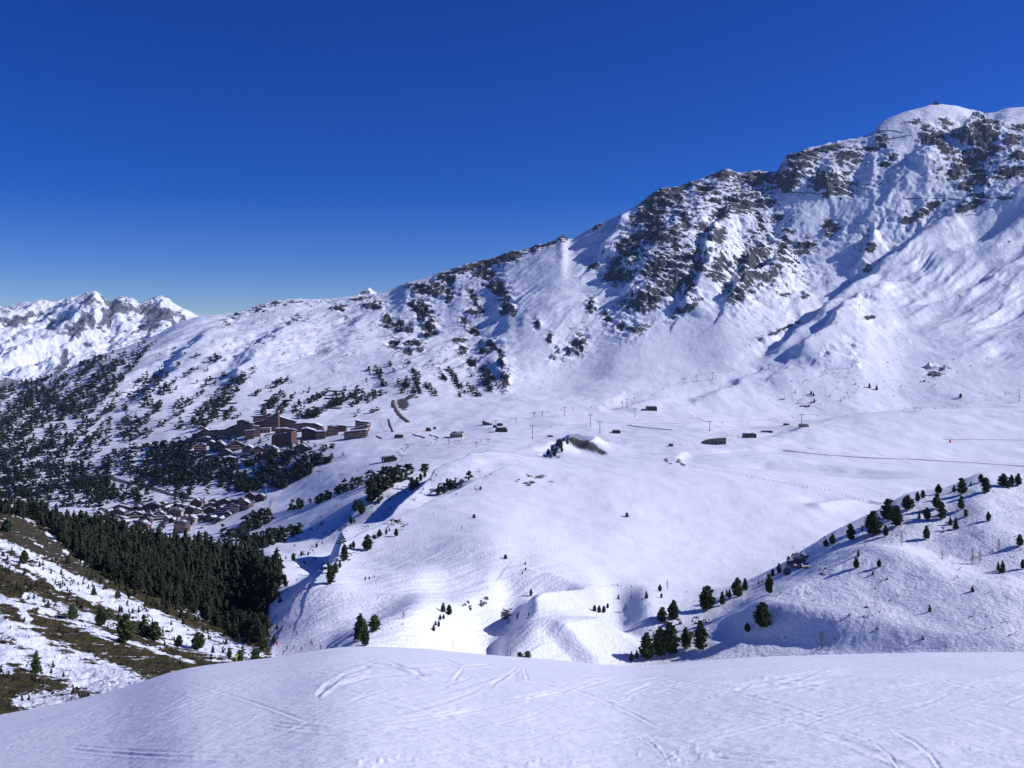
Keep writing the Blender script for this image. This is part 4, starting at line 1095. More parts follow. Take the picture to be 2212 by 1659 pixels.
def fill(poly, n, hm, kind, wood, thr, seed, ang=-38, la=70, lb=16, bias=None, ymin=100, ymax=1e9, clear=True, jit=.35):
    r = random.Random(seed); xs_ = [p[0] for p in poly]; ys_ = [p[1] for p in poly]; c = 0; tr_ = 0
    while c < n and tr_ < n * 30:
        tr_ += 1
        u = r.uniform(min(xs_), max(xs_)); v = r.uniform(min(ys_), max(ys_))
        if not inpoly(u, v, poly): continue
        th = thr + (bias(u, v) if bias else 0)
        if th > -1 and dens(u, v, seed, ang, la, lb) < th + .05 + r.uniform(-.05, .05): continue
        if clear and any(near_line(u, v, L, w_) for L, w_ in CLEAR): continue
        p = at(u, v, ymin, ymax)
        if p is None: continue
        h_ = hm * (1 + r.uniform(-jit, jit)) * (0.75 if r.random() < .25 else 1)
        if wood == 'slope' and kind != 'bush': h_ *= min(1, p[1] / 850) ** .8
        WOODS.append((u, v, p, h_, kind if r.random() < (.8 if wood != 'slope' else .5) else 'spruce', wood)); c += 1
# tree slope under the distant ridge
fill([(-60,860),(60,820),(140,790),(220,765),(330,735),(420,760),(470,760),(560,800),(700,840),(860,850),(860,905),(700,900),(560,895),(420,925),(250,960),(-60,1010)], 2000, 13, 'arolla', 'mountain', 0.02, 11, bias=lambda u, v: (0.20 * max(0, (u - 300) / 500)) + 0.25 * max(0, (800 - v) / 60) - (0.22 if u < 330 and v > 830 else 0))
fill([(-60,840),(140,795),(330,735),(300,800),(200,880),(-60,960)], 800, 13.5, 'arolla', 'mountain', -0.10, 12)
fill([(400,930),(470,850),(540,800),(530,830),(470,900),(440,930)], 110, 15, 'arolla', 'mountain', -0.3, 13, la=40)
fill([(560,905),(590,850),(640,850),(600,905)], 45, 16, 'arolla', 'mountain', -0.2, 14)
fill([(640,905),(680,850),(740,840),(800,840),(770,880),(690,905)], 150, 15, 'arolla', 'mountain', 0.02, 15)
fill([(780,850),(800,780),(880,770),(960,800),(1080,790),(1090,850),(980,865),(900,850)], 520, 11.5, 'spruce', 'mountain', 0.12, 16, ang=60, la=60, lb=14)
fill([(430,700),(640,660),(860,680),(880,780),(600,790),(450,740)], 260, 6, 'bush', 'mountain', 0.12, 17)
fill([(850,690),(1000,690),(1090,760),(1090,800),(850,800)], 330, 6.5, 'bush', 'mountain', 0.08, 18)
# dark belts round the two villages
fill([(-60,960),(220,975),(330,960),(420,950),(420,1060),(300,1060),(200,1050),(-60,1090)], 800, 12, 'arolla', 'valley', -0.12, 21, ang=-10, la=60, lb=22)
fill([(330,960),(430,975),(470,1000),(700,985),(700,1000),(640,1040),(600,1060),(450,1070),(300,1030)], 560, 13, 'arolla', 'valley', -0.10, 22, ang=-60, la=60, lb=20)
fill([(320,965),(400,955),(460,1000),(440,1050),(330,1045)], 150, 15, 'arolla', 'valley', -0.5, 23)
fill([(560,985),(690,975),(700,1000),(650,1040),(600,1060),(560,1050)], 130, 15, 'arolla', 'valley', -0.4, 24)
fill([(690,970),(735,965),(745,985),(705,1005)], 40, 9, 'arolla', 'valley', -0.1, 25)
fill([(160,1040),(420,1060),(420,1085),(250,1085)], 60, 12, 'arolla', 'valley', 0.0, 26)
fill([(-60,1000),(150,1000),(250,1050),(330,1085),(180,1098),(60,1095),(-60,1090)], 520, 12, 'arolla', 'valley', -0.25, 27)
fill([(150,1030),(240,1045),(260,1085),(150,1090)], 60, 14, 'arolla', 'valley', -0.3, 28)
fill([(200,1085),(480,1085),(500,1120),(470,1140),(300,1150),(200,1120)], 70, 9, 'arolla', 'valley', -2, 29, clear=False)
fill([(420,950),(700,930),(720,965),(600,985),(430,985)], 60, 10, 'arolla', 'valley', -2, 30, clear=False)
# wood on the near left slope
fill([(-60,1085),(0,1098),(92,1108),(138,1122),(230,1144),(306,1160),(368,1172),(490,1186),(545,1200),(582,1222),(610,1268),(600,1290),(572,1320),(578,1360),(560,1390),(500,1372),(430,1330),(330,1290),(230,1250),(150,1190),(80,1125),(-60,1095)], 1700, 11, 'arolla', 'slope', -0.75, 31, ymax=1100, clear=False, jit=.5)
fill([(60,1120),(200,1180),(330,1270),(430,1330),(560,1400),(480,1390),(350,1330),(200,1270),(120,1200)], 90, 6.5, 'arolla', 'slope', -0.02, 32, ang=28, la=50, lb=14, ymax=1000, clear=False)
fill([(0,1180),(200,1230),(400,1330),(560,1400),(560,1425),(420,1400),(250,1340),(0,1290)], 190, 2.6, 'bush', 'slope', -0.05, 33, ang=28, la=50, lb=8, ymax=1000, clear=False)
fill([(0,1110),(80,1140),(250,1270),(420,1370),(460,1430),(300,1470),(150,1510),(0,1530)], 200, 1.4, 'bush', 'slope', 0.0, 34, ang=28, la=60, lb=14, ymax=1000, clear=False, jit=.5)
fill([(-20,1080),(100,1085),(306,1140),(490,1165),(590,1195),(628,1262),(612,1310),(596,1380),(570,1330),(300,1180),(0,1110)], 70, 10, 'arolla', 'slope', -2, 35, ymax=1100, clear=False, jit=.5)
# belts along the pistes
for poly, n, hm, sd_ in [([(718,1058),(782,1040),(782,1052),(722,1072)], 18, 12, 41), ([(619,1104),(651,1088),(655,1096),(622,1110)], 11, 13, 42), ([(668,1088),(714,1070),(716,1080),(672,1096)], 14, 11.5, 43),
   ([(531,1128),(585,1106),(590,1120),(560,1145),(535,1145)], 30, 13, 44), ([(520,1170),(575,1160),(650,1142),(652,1152),(590,1180),(530,1192)], 62, 11, 45), ([(790,1050),(860,1024),(868,1040),(830,1062),(800,1068)], 26, 14, 46),
   ([(790,1092),(800,1060),(830,1050),(845,1060),(812,1092)], 14, 13, 47), ([(870,1028),(930,1010),(930,1016),(880,1036)], 8, 10, 48), ([(940,1060),(1010,1036),(1040,1034),(960,1064)], 9, 9, 49), ([(780,1032),(820,1020),(890,1012),(880,1022),(800,1040)], 14, 11, 50), ([(480,1150),(530,1140),(540,1170),(480,1175)], 30, 12, 51)]:
    fill(poly, n, hm, 'arolla', 'belt', -2, sd_, clear=False, ymin=600, jit=.25)
fill([(620,1150),(900,1030),(1100,1010),(1050,1060),(860,1150),(700,1250),(640,1230)], 110, 3.6, 'bush', 'belt', 0.05, 52, clear=False)
fill([(1450,1250),(2212,1080),(2212,1380),(1600,1400)], 60, 1.3, 'bush', 'belt', 0.0, 53, clear=False, ymax=560)
fill([(1680,840),(1750,800),(1860,790),(1880,860),(1750,880),(1640,860)], 90, 5, 'bush', 'belt', 0.0, 54, clear=False)
fill([(1850,780),(2180,760),(2180,850),(1900,860)], 60, 4, 'bush', 'belt', 0.05, 55, clear=False)
WOODS.sort(key=lambda t_: -t_[3] / t_[2][1])
WL = {'mountain': ('dark conifer of the scattered forest on the far snowy mountainside', 'conifers scattered on the far mountainside'),
      'valley': ('dark conifer of the wood between the two villages', 'conifers between the villages'),
      'slope': ('dark pine in the dense wood covering the left slope', 'pines of the dense wood on the left slope'),
      'belt': ('dark pine of the tree belts along the pistes below the resort', 'pines in belts along the pistes')}
used_ = {'slope': 0, 'belt': 0, 'valley': 0, 'mountain': 0}; rest = []
lim = 300 - ntree[0]
for k, t_ in enumerate(WOODS):
    u, v, p, h_, kind, wood = t_
    if k < lim and kind != 'bush':
        r = random.Random(k)
        o = link('pine_tree', r.choice(MIDC['spruce' if kind == 'spruce' else 'arolla']), None, (p[0], p[1], p[2] - .3), r.uniform(0, 6.28), (h_ * r.uniform(.9, 1.3), h_ * r.uniform(.9, 1.3), h_))
        if wood == 'slope':
            hz_ = 'at the left edge' if u < 120 else 'in the left part' if u < 230 else 'left of centre' if u < 340 else 'in the middle' if u < 430 else 'in the right part' if u < 520 else 'beside the piste'
            top_ = float(np.interp(u, [0, 92, 230, 368, 490, 582, 612], [1098, 1108, 1144, 1172, 1186, 1222, 1270])); bot_ = float(np.interp(u, [0, 80, 150, 230, 330, 430, 500, 580], [1110, 1125, 1190, 1250, 1290, 1330, 1372, 1400]))
            q_ = (v - top_) / max(20, bot_ - top_); vt_ = 'upper edge' if q_ < .2 else 'upper half' if q_ < .45 else 'heart' if q_ < .65 else 'lower half' if q_ < .85 else 'lower fringe'
            tag(o, '%s pine %s of the left wood, %s' % ('tall' if h_ > 14 else 'dark', 'on the ' + vt_ if 'edge' in vt_ or 'fringe' in vt_ else 'in the ' + vt_, hz_), 'tree', WL[wood][1])
        else: tag(o, WL[wood][0], 'tree', WL[wood][1])
    else: rest.append(t_)
for wood, nm in (('mountain', 'mountain_forest'), ('valley', 'valley_forest'), ('slope', 'slope_forest'), ('belt', 'piste_side_trees')):
    VV = []; FF = []; b0 = 0
    for k, (u, v, p, h_, kind, wd) in enumerate(rest):
        if wd != wood: continue
        r = random.Random(k); v_, f_ = r.choice((LOWS if wood == 'slope' else LOW)[kind]); a = r.uniform(0, 6.28); w_ = h_ * (r.uniform(1.1, 1.8) if wood != 'slope' else r.uniform(.9, 1.3))
        q_ = np.empty_like(v_); q_[:, 0] = (v_[:, 0] * math.cos(a) - v_[:, 1] * math.sin(a)) * w_ + p[0]; q_[:, 1] = (v_[:, 0] * math.sin(a) + v_[:, 1] * math.cos(a)) * w_ + p[1]; q_[:, 2] = v_[:, 2] * h_ + p[2] - .02 * h_
        VV.append(q_); FF.append(np.array(f_) + b0); b0 += len(v_)
    if not VV: continue
    VV = np.concatenate(VV); FF = np.concatenate(FF)
    me = bpy.data.meshes.new(nm); me.vertices.add(len(VV)); me.vertices.foreach_set('co', VV.astype(np.float32).ravel())
    me.loops.add(FF.size); me.loops.foreach_set('vertex_index', FF.astype(np.int32).ravel()); me.polygons.add(len(FF))
    me.polygons.foreach_set('loop_start', np.arange(0, FF.size, 3, dtype=np.int32)); me.polygons.foreach_set('loop_total', np.full(len(FF), 3, np.int32)); me.update(calc_edges=True)
    me.materials.append(M_FOL2)
    o = link(nm, me); tag(o, {'mountain': 'scattered dark conifers all over the far snowy mountainside', 'valley': 'dark conifer wood between and around the two resort villages', 'slope': 'dense dark pine wood on the near left slope', 'belt': 'belts of small dark pines and shrubs on the snow'}[wood], 'trees', None, 'stuff')
# ------------------------------------------------------------------ buildings
M_RED = flat('red_brown_cladding', (0.135, 0.052, 0.042), 0.8, scale=.6)
M_BRN = flat('brown_timber', (0.115, 0.062, 0.045), 0.8, scale=.6)
M_DRK = flat('dark_timber', (0.045, 0.030, 0.030), 0.85, scale=.6)
M_CRM = flat('cream_render', (0.45, 0.38, 0.28), 0.85, scale=.6)
M_YEL = flat('ochre_render', (0.55, 0.36, 0.13), 0.85, scale=.6)
M_WHT = flat('white_paint', (0.72, 0.70, 0.68), 0.6, scale=.6)
M_GRY = flat('grey_slate', (0.085, 0.08, 0.085), 0.7, scale=.8, var=.25)
M_GLS = flat('dark_glass', (0.02, 0.022, 0.03), 0.25, scale=.5)
M_STN = flat('stone_wall', (0.20, 0.18, 0.16), 0.9, scale=1.2, var=.3)
M_MTL = flat('galvanised_steel', (0.28, 0.29, 0.31), 0.5, scale=2)
M_DST = flat('dark_steel', (0.06, 0.06, 0.07), 0.5, scale=2)
M_ORG = flat('orange_padding', (0.75, 0.17, 0.04), 0.7, scale=2)
M_REDP = flat('red_padding', (0.65, 0.04, 0.03), 0.6, scale=2)
M_YLP = flat('yellow_plastic', (0.62, 0.72, 0.05), 0.4, scale=2)
M_ASP = flat('wet_asphalt', (0.075, 0.07, 0.07), 0.7, scale=.3, var=.3)
M_EARTH = flat('bare_earth', (0.15, 0.115, 0.08), 0.95, scale=.08, var=.35)
M_RSNOW = flat('roof_snow', (0.80, 0.82, 0.90), 0.6, scale=.3, var=.04)
M_TAN = flat('tan_balcony', (0.34, 0.23, 0.17), 0.8, scale=.6)
BM = {'tan': M_TAN, 'red': M_RED, 'brown': M_BRN, 'dark': M_DRK, 'cream': M_CRM, 'yellow': M_YEL, 'white': M_WHT, 'stone': M_STN, 'grey': M_GRY}
def bld(crop, x0, x1, yb, prof, depth, yaw, mat, label, name='apartment_building', cat='building', floors=4, bays=8, snow=1.0, balc='tan', group=None, ymin=1000, gable=None, fin=False):
    cx = (x0 + x1) / 2
    u, v, s_ = cv(crop, cx, yb)
    p = hit(u, v, ymin)
    if p is None: return None
    k = s_ * p[1] / F; yw = math.radians(yaw); W = (x1 - x0) * k / max(.5, math.cos(yw))
    if gable: prof = [(x0, gable[1]), (cx, gable[0]), (x1, gable[1])]
    pr = [((x - cx) * k / max(.5, math.cos(yw)), (yb - t_) * k) for x, t_ in prof]
    pr[0] = (-W / 2, pr[0][1]); pr[-1] = (W / 2, pr[-1][1])
    px = [a for a, b_ in pr]; pz = [b_ for a, b_ in pr]
    root = empty(name, (p[0], p[1], p[2]), yw); tag(root, label, cat, group)
    m = MB(); m.prism([(-W / 2, -6), (W / 2, -6)] + pr[::-1], 0, depth)
    m.obj('wall', BM[mat], root)
    ov = 1.0 if gable else 0.5
    slope_l = (pz[1] - pz[0]) / max(.01, px[1] - px[0]); slope_r = (pz[-1] - pz[-2]) / max(.01, px[-1] - px[-2])
    e0 = (px[0] - ov, pz[0] - ov * slope_l); e1 = (px[-1] + ov, pz[-1] + ov * slope_r)
    tp = [e0] + pr[1:-1] + [e1]
    m = MB(); th = .45
    m.prism([(a, b_ + .02) for a, b_ in tp] + [(a, b_ + th) for a, b_ in tp[::-1]], -ov - .4, depth + ov)
    rf = m.obj('roof', M_GRY if gable else M_DRK, root)
    if snow >= 1:
        m = MB(); m.prism([(a * .985, b_ + th + .01) for a, b_ in tp] + [(a * .97, b_ + th + .9) for a, b_ in tp[::-1]], -ov, depth + ov - .4)
        link('roof_snow', m.mesh('roof_snow', M_RSNOW), rf)
    elif snow > 0:
        snow = snow * .7
        m = MB(); r = random.Random(int(x0 * 7 + yb))
        for q_ in range(max(4, int(5 + 7 * snow))):
            sd = r.random() < .5
            i = r.randrange(len(tp) - 1); (ax, az), (bx, bz) = tp[i], tp[i + 1]
            f0 = r.uniform(0, .6); f1 = min(1, f0 + r.uniform(.25, .6)); y0 = r.uniform(-ov, depth * .7); y1 = min(depth + ov, y0 + r.uniform(2.5, 6))
            A = (ax + (bx - ax) * f0, az + (bz - az) * f0 + th + .01); B = (ax + (bx - ax) * f1, az + (bz - az) * f1 + th + .01)
            m.prism([A, B, (B[0], B[1] + .5), (A[0], A[1] + .5)], y0, y1)
        link('roof_snow', m.mesh('roof_snow', M_RSNOW), rf)['kind'] = 'stuff'
    H = max(pz); fh = H / (floors + .4); wn = MB(); bw = W / bays
    for f in range(floors):
        z0 = .5 + f * fh
        xs_ok = [x for x in [(-W / 2 + bw * (b_ + .5)) for b_ in range(bays)] if np.interp(x, px, pz) > z0 + fh * .85]
        for x in xs_ok: wn.box(x - bw * .30, x + bw * .30, -.08, .05, z0 + fh * .18, z0 + fh * .78)
        if xs_ok and balc:
            bb = MB(); xa, xb = min(xs_ok) - bw * .5, max(xs_ok) + bw * .5
            if f > 0 or not gable:
                bb.box(xa, xb, -1.3, -.002, z0 - .12, z0 + .12); bb.box(xa, xb, -1.36, -1.24, z0 + .12, z0 + fh * .32)
                bb.obj('balcony', BM[balc], root)
        # side windows on both ends
        for sx in (-1, 1):
            hh = pz[0] if sx < 0 else pz[-1]
            if hh > z0 + fh * .8:
                for d_ in range(max(1, int(depth / 5))):
                    yy = (d_ + .5) * depth / max(1, int(depth / 5))
                    wn.box(sx * W / 2 - .06, sx * W / 2 + .06, yy - .8, yy + .8, z0 + fh * .25, z0 + fh * .75)
    if wn.v:
        o = wn.obj('windows', M_GLS, root); o['kind'] = 'stuff'
    if fin:
        fb_ = MB()
        for b_ in range(bays + 1):
            x = -W / 2 + bw * b_; zt = float(np.interp(x, px, pz)) - .3
            fb_.box(x - .15, x + .15, -1.5, .01, 0, zt)
        fb_.obj('partition_walls', BM[mat], root)
    if gable and snow < 1 or gable:
        m = MB(); m.box(W * .12, W * .12 + 1.1, depth * .5, depth * .5 + 1.1, H * .55, H + 1.6); link('chimney', m.mesh('chimney', M_STN), rf)
    return root
G2 = 'large buildings of the upper resort village'
B = bld
B(1, 810, 985, 300, [(810,245),(900,240),(985,215)], 16, 0, 'red', 'red block rising behind the left half of the swooping roof', floors=3, bays=9, group=G2)
B(1, 805, 1065, 398, [(805,312),(850,303),(920,285),(980,256),(1030,222),(1065,198)], 14, 0, 'brown', 'largest resort building, with roof swooping up to a point on the right', floors=9, bays=18, group=G2, fin=True)
B(1, 1066, 1238, 362, [(1066,246),(1110,260),(1170,278),(1238,292)], 14, 0, 'brown', 'resort wing with roof falling to the right from the swooping point', floors=7, bays=12, group=G2, fin=True)
B(1, 190, 322, 478, [(190,425),(250,412),(322,370)], 30, -14, 'dark', 'dark end block with grey sloping roof at the far left of the upper village', floors=3, bays=6, snow=0, group=G2)
B(1, 322, 455, 470, [(322,368),(370,388),(455,380)], 12, 0, 'brown', 'long low brown wing right of the dark end block', floors=5, bays=11, group=G2)
B(1, 457, 648, 452, [(457,384),(520,380),(580,352),(648,328)], 12, 0, 'dark', 'dark wing whose roof climbs right towards the tall dark block', floors=5, bays=14, group=G2)
B(1, 648, 800, 440, [(648,290),(700,285),(750,300),(800,318)], 22, 0, 'dark', 'tall dark block between the climbing wing and the swooping building', floors=7, bays=8, snow=.5, group=G2)
B(1, 800, 882, 455, [(800,338),(840,342),(882,350)], 16, 14, 'brown', 'narrow brown block standing in front of the left end of the swooping building', floors=6, bays=5, snow=.6, balc='cream', group=G2)
B(1, 728, 822, 476, [(728,392),(822,384)], 14, 8, 'brown', 'small flat snowy-roofed block at the foot of the tall dark block', floors=4, bays=6, group=G2)
B(1, 880, 985, 412, [(880,366),(985,362)], 8, 0, 'cream', 'cream entrance hall under the swooping building', floors=1, bays=3, balc=None, group=G2)
B(1, 1030, 1250, 418, [(1030,372),(1120,366),(1250,384)], 16, 0, 'red', 'low red building with white roof above the red tower block', floors=2, bays=9, balc=None, group=G2)
B(1, 990, 1210, 545, [(990,442),(1060,425),(1130,412),(1210,398)], 20, -20, 'red', 'red brick-coloured block with rows of balconies in front of the village', floors=7, bays=9, snow=.7, balc='brown', group=G2, fin=True)
B(1, 1235, 1505, 388, [(1235,322),(1340,311),(1440,318),(1505,346)], 18, 0, 'red', 'long building with white roof right of the falling wing', floors=3, bays=13, group=G2)
B(1, 1302, 1440, 474, [(1302,374),(1350,364),(1440,392)], 24, 10, 'dark', 'dark block with tilted white roof right of the red block', floors=5, bays=8, balc=None, group=G2)
B(1, 1440, 1535, 474, [(1440,400),(1535,396)], 22, -5, 'dark', 'dark block with flat edge joined right of the tilted white roof', floors=4, bays=6, group=G2)
B(1, 1595, 1748, 400, [(1595,345),(1660,336),(1748,342)], 14, 0, 'brown', 'long brown building behind the narrow block near the piste', floors=3, bays=9, group=G2)
B(1, 1562, 1668, 440, [(1562,346),(1600,342),(1668,354)], 20, 12, 'brown', 'narrow brown block with balconies near the right end of the village', floors=6, bays=6, snow=.6, group=G2)
B(1, 1838, 1980, 352, [(1838,284),(1900,298),(1980,304)], 14, -8, 'brown', 'topmost building at the right end of the upper village, roof dipping right', floors=4, bays=9, balc='cream', group=G2)
B(1, 1790, 1965, 410, [(1790,376),(1850,362),(1965,330)], 14, -8, 'brown', 'middle terrace building at the right end, roof climbing right', floors=3, bays=10, balc='cream', group=G2)
B(1, 1725, 1952, 468, [(1725,404),(1830,392),(1952,378)], 16, -8, 'brown', 'lowest building at the right end with cream balcony bands', floors=4, bays=12, balc='cream', group=G2)
GC = 'chalets below the upper village'
for i, (x0, x1, yb, t0, t1, yaw, mt, sn, lab) in enumerate([
 (228,332,600,512,540,25,'dark',.6,'leftmost dark chalet half hidden by trees below the upper village'),
 (360,548,592,488,545,-20,'dark',.5,'broad dark chalet, left one of the two biggest gables'),
 (545,720,592,488,540,20,'dark',.4,'broad dark chalet, right one of the two biggest gables'),
 (455,608,640,575,612,0,'dark',.4,'dark low chalet in front of the two biggest gables'),
 (692,832,612,536,572,-15,'brown',1,'brown chalet with white roof below the open snowfield'),
 (786,935,622,546,585,15,'brown',.8,'brown chalet left of the cream-fronted one'),
 (906,1062,642,536,575,-18,'cream',.8,'cream-fronted chalet under the red brick-coloured block'),
 (1090,1238,650,576,610,0,'brown',.7,'brown chalet at the edge of the wood below the red block'),
 (1215,1378,610,520,560,-20,'brown',.7,'highest chalet on the right, against the wood'),
 (575,655,652,622,636,0,'dark',1,'tiny white-roofed hut left of the twin white roofs'),
 (682,772,652,622,636,0,'dark',1,'small white-roofed hut in the middle of the lowest chalet row'),
 (832,918,645,616,628,0,'brown',1,'small white-roofed hut at the right of the lowest chalet row'),
 (502,640,690,650,670,10,'dark',1,'lowest white-roofed hut in the snowy clearing'),
 (240,430,500,452,476,0,'dark',1,'long snow-roofed chalet under the left wing'),
 (440,545,478,444,456,0,'dark',1,'flat snow-roofed chalet right under the dark climbing wing'),
 (345,420,535,490,508,0,'brown',1,'small snow-roofed chalet left of the two biggest gables')]):
    B(1, x0, x1, yb, None, 11, yaw, mt, lab, name='chalet', cat='chalet', floors=2 if yb - t0 < 60 else 4, bays=4, snow=sn, group=GC, gable=(t0, t1))
GV = 'houses of the lower resort village'
for i, (x0, x1, yb, t0, t1, yaw, mt, bc, fl, sn, lab) in enumerate([
 (400,520,562,530,545,0,'dark','brown',2,.9,'leftmost low roof of the lower village'),
 (560,722,506,440,470,15,'dark','brown',4,.7,'dark house with patchy snow roof at the upper left of the lower village'),
 (540,690,548,474,505,-15,'brown','brown',4,.7,'brown house below the patchy-roofed upper left house'),
 (520,702,600,540,568,10,'dark','brown',3,.6,'dark house at the lower left, just above the wood'),
 (720,850,512,448,476,-15,'brown','dark',4,.6,'house left of the square dark block'),
 (850,992,502,420,446,0,'dark','brown',5,.4,'square dark block with brown balconies, tallest on the left side'),
 (710,842,560,498,525,20,'dark','cream',3,.9,'house in the dense left middle with nearly white roof'),
 (756,886,652,580,612,-20,'red','brown',3,.4,'dark red gabled house lowest beside the wood'),
 (842,952,584,510,540,0,'dark','cream',4,.6,'house with bright snow patches left of the white-bayed house'),
 (932,1032,578,494,525,15,'brown','white',4,.6,'house with bright white bays in the middle of the lower village'),
 (1000,1100,482,432,452,0,'dark','brown',3,.6,'low house behind the cream and tan houses'),
 (1052,1186,552,470,496,-10,'cream','brown',5,.5,'tan and cream house left of the dark clump of trees'),
 (1092,1184,470,428,446,0,'dark','brown',2,.8,'small roof behind the tan and cream house'),
 (1188,1312,528,452,482,15,'brown','dark',4,.8,'snow-patched house under the ochre house'),
 (1205,1305,604,530,560,-10,'cream','brown',4,.6,'cream-based house above the detached brown building'),
 (1255,1366,476,384,420,-12,'yellow','brown',6,.2,'ochre yellow gabled house with brown balconies'),
 (1112,1228,690,580,600,-14,'brown','cream',6,.1,'detached brown building with grey roof in front of the lower village'),
 (1380,1482,546,458,486,12,'dark','brown',4,.7,'dark house right below the clock tower'),
 (1480,1562,550,450,480,-10,'dark','white',5,.6,'house with white and dark bays right of the clock tower'),
 (1492,1622,452,384,414,-12,'red','brown',4,.3,'red-gabled house at the top of the right half'),
 (1562,1692,522,430,452,-14,'brown','white',5,.2,'house with red-brown walls and white window bays'),
 (1642,1786,492,384,420,-20,'brown','cream',5,.2,'brown gabled house at the right end by the piste'),
 (1742,1828,412,334,362,10,'dark','brown',4,.4,'dark house above the brown gabled end house'),
 (1830,1912,412,342,366,-10,'dark','brown',3,.6,'last dark house at the right end, against the wood'),
 (1392,1500,572,520,545,0,'brown','cream',2,.8,'low house with white edges below the houses under the clock tower'),
 (1392,1490,478,420,444,10,'grey','brown',3,.5,'grey-roofed house right behind the clock tower'),
 (270,395,222,168,186,-8,'cream','brown',2,0,'isolated tan house beside the road bend')]):
    B(2, x0, x1, yb, None, 12, yaw, mt, lab, name='village_house', cat='house', floors=fl, bays=5, snow=sn, balc=bc, group=GV, gable=(t0, t1))
r = random.Random(9)
XH = [(440,480,548),(500,545,530),(610,640,500),(660,690,468),(690,760,560),(790,840,545),(800,850,472),(880,930,545),(900,960,560),(960,1010,520),(1010,1060,500),(1020,1080,590),(1080,1110,600),(1120,1160,448),(1160,1200,480),(1190,1240,575),(1250,1300,505),(1300,1350,520),(1340,1390,500),(1330,1380,575),(1420,1460,590),(1480,1530,590),(1560,1610,548),(1620,1660,430),(1690,1730,430),(1440,1480,432),(980,1040,455),(600,650,590),(640,690,620),(560,600,610),(860,905,590),(1540,1590,490)]
WH = ['among the leftmost roofs', 'in the left rows', 'in the left centre rows', 'in the centre rows', 'in the right centre rows', 'in the rows next to the piste']
for i, (x0, x1, yb) in enumerate(XH):
    xm = (x0 + x1) / 2; w_ = r.uniform(50, 78); q_ = min(5, int((xm - 400) / 215))
    mc_ = r.choice(['dark', 'brown', 'dark', 'brown', 'cream'])
    B(2, xm - w_ / 2, xm + w_ / 2, yb, None, 11, r.choice([-25, -12, 0, 14, 28]), mc_, 'small %s house %s of the lower village, %s' % (mc_, WH[q_], 'front side' if yb > 560 else 'middle' if yb > 490 else 'rear side'), name='village_house', cat='house', floors=3, bays=4, snow=r.choice([.4, .6, .9]), balc=r.choice(['brown', 'cream', 'dark']), group='small houses of the lower village', gable=(yb - r.uniform(40, 54), yb - r.uniform(24, 32)))
# clock tower
p = hit(*cv(2, 1386, 468)[:2], 1000); k = .2451 * p[1] / F
ct = empty('clock_tower', p); tag(ct, 'slender round tower with white top beside the ochre house', 'tower')
m = MB(); m.tube((0, 0, -4), (0, 0, 68 * k), 2.2, 2.0, 12); m.obj('shaft', M_STN, ct)
m = MB(); m.tube((0, 0, 68 * k), (0, 0, 82 * k), 2.6, 2.6, 12); m.obj('clock_stage', M_WHT, ct)
m = MB(); m.tube((0, 0, 82 * k), (0, 0, 90 * k), 3.0, .2, 12); m.obj('cap', M_GRY, ct)
# service buildings on the snow
GS = 'service huts and restaurants on the pistes'
def hut(crop, x0, x1, yb, t0, t1, depth, yaw, mt, label, roof='gable', name='piste_restaurant', cat='hut', snow=.9, fl=1, bays=5, ymin=1000):
    if roof == 'gable':
        return B(crop, x0, x1, yb, [(x0, t1), (x0 + (x1 - x0) * .12, t0), (x1 - (x1 - x0) * .12, t0), (x1, t1)], depth, yaw, mt, label, name=name, cat=cat, floors=fl, bays=bays, snow=snow, balc=None, group=GS, ymin=ymin)
    return B(crop, x0, x1, yb, [(x0, t0), (x1, t1)], depth, yaw, mt, label, name=name, cat=cat, floors=fl, bays=bays, snow=snow, balc=None, group=GS, ymin=ymin)
hut(5, 40, 156, 670, 630, 638, 14, 0, 'dark', 'dark lift station with people in front, nearest the tree belt', name='lift_station', cat='lift station')
hut(5, 140, 206, 484, 458, 468, 12, 0, 'brown', 'small brown hut among the ski school fences')
hut(5, 385, 426, 430, 405, 415, 10, 0, 'brown', 'tiny hut left of a second tinier one on the beginner piste')
hut(5, 444, 466, 412, 398, 403, 8, 0, 'brown', 'tinier of the two huts on the beginner piste')
hut(5, 574, 674, 478, 440, 458, 20, -12, 'cream', 'restaurant with grey hipped roof and cream walls on the snow front')
hut(5, 912, 942, 402, 384, 390, 10, 0, 'brown', 'small brown hut left of a longer one above the dark restaurant')
hut(5, 944, 990, 388, 370, 376, 12, 0, 'brown', 'long low hut above the dark restaurant')
hut(5, 930, 1025, 436, 404, 422, 16, 0, 'dark', 'dark low restaurant with snow-streaked roof in the middle of the plain')
hut(5, 828, 900, 378, 352, 370, 6, -30, 'brown', 'brown slanting shed on the plain', roof='flat')
hut(5, 2116, 2198, 268, 236, 240, 16, 0, 'dark', 'lift top station with white roof on a mound', name='lift_station', cat='lift station', snow=1)
hut(5, 1850, 1912, 446, 424, 432, 12, 0, 'dark', 'dark hut with a terrace of people on the plain')
hut(5, 1340, 1382, 474, 465, 468, 6, 0, 'dark', 'tiny dark shed beyond the knoll')
hut(6, 650, 720, 430, 408, 412, 14, 0, 'dark', 'dark lift base with a queue of skiers at the foot of the white hump', name='lift_station', cat='lift station')
hut(6, 752, 812, 401, 393, 395, 10, 0, 'brown', 'long low brown hut with flags behind the white hump')
hut(6, 964, 1012, 370, 356, 362, 12, 0, 'cream', 'cream hut at the foot of a pylon behind the hump')
hut(6, 234, 256, 478, 467, 470, 8, 0, 'dark', 'small dark cabin left of the curved roof')
hut(6, 875, 902, 359, 352, 354, 8, 0, 'dark', 'flat shed left of the pylon with the cream hut')
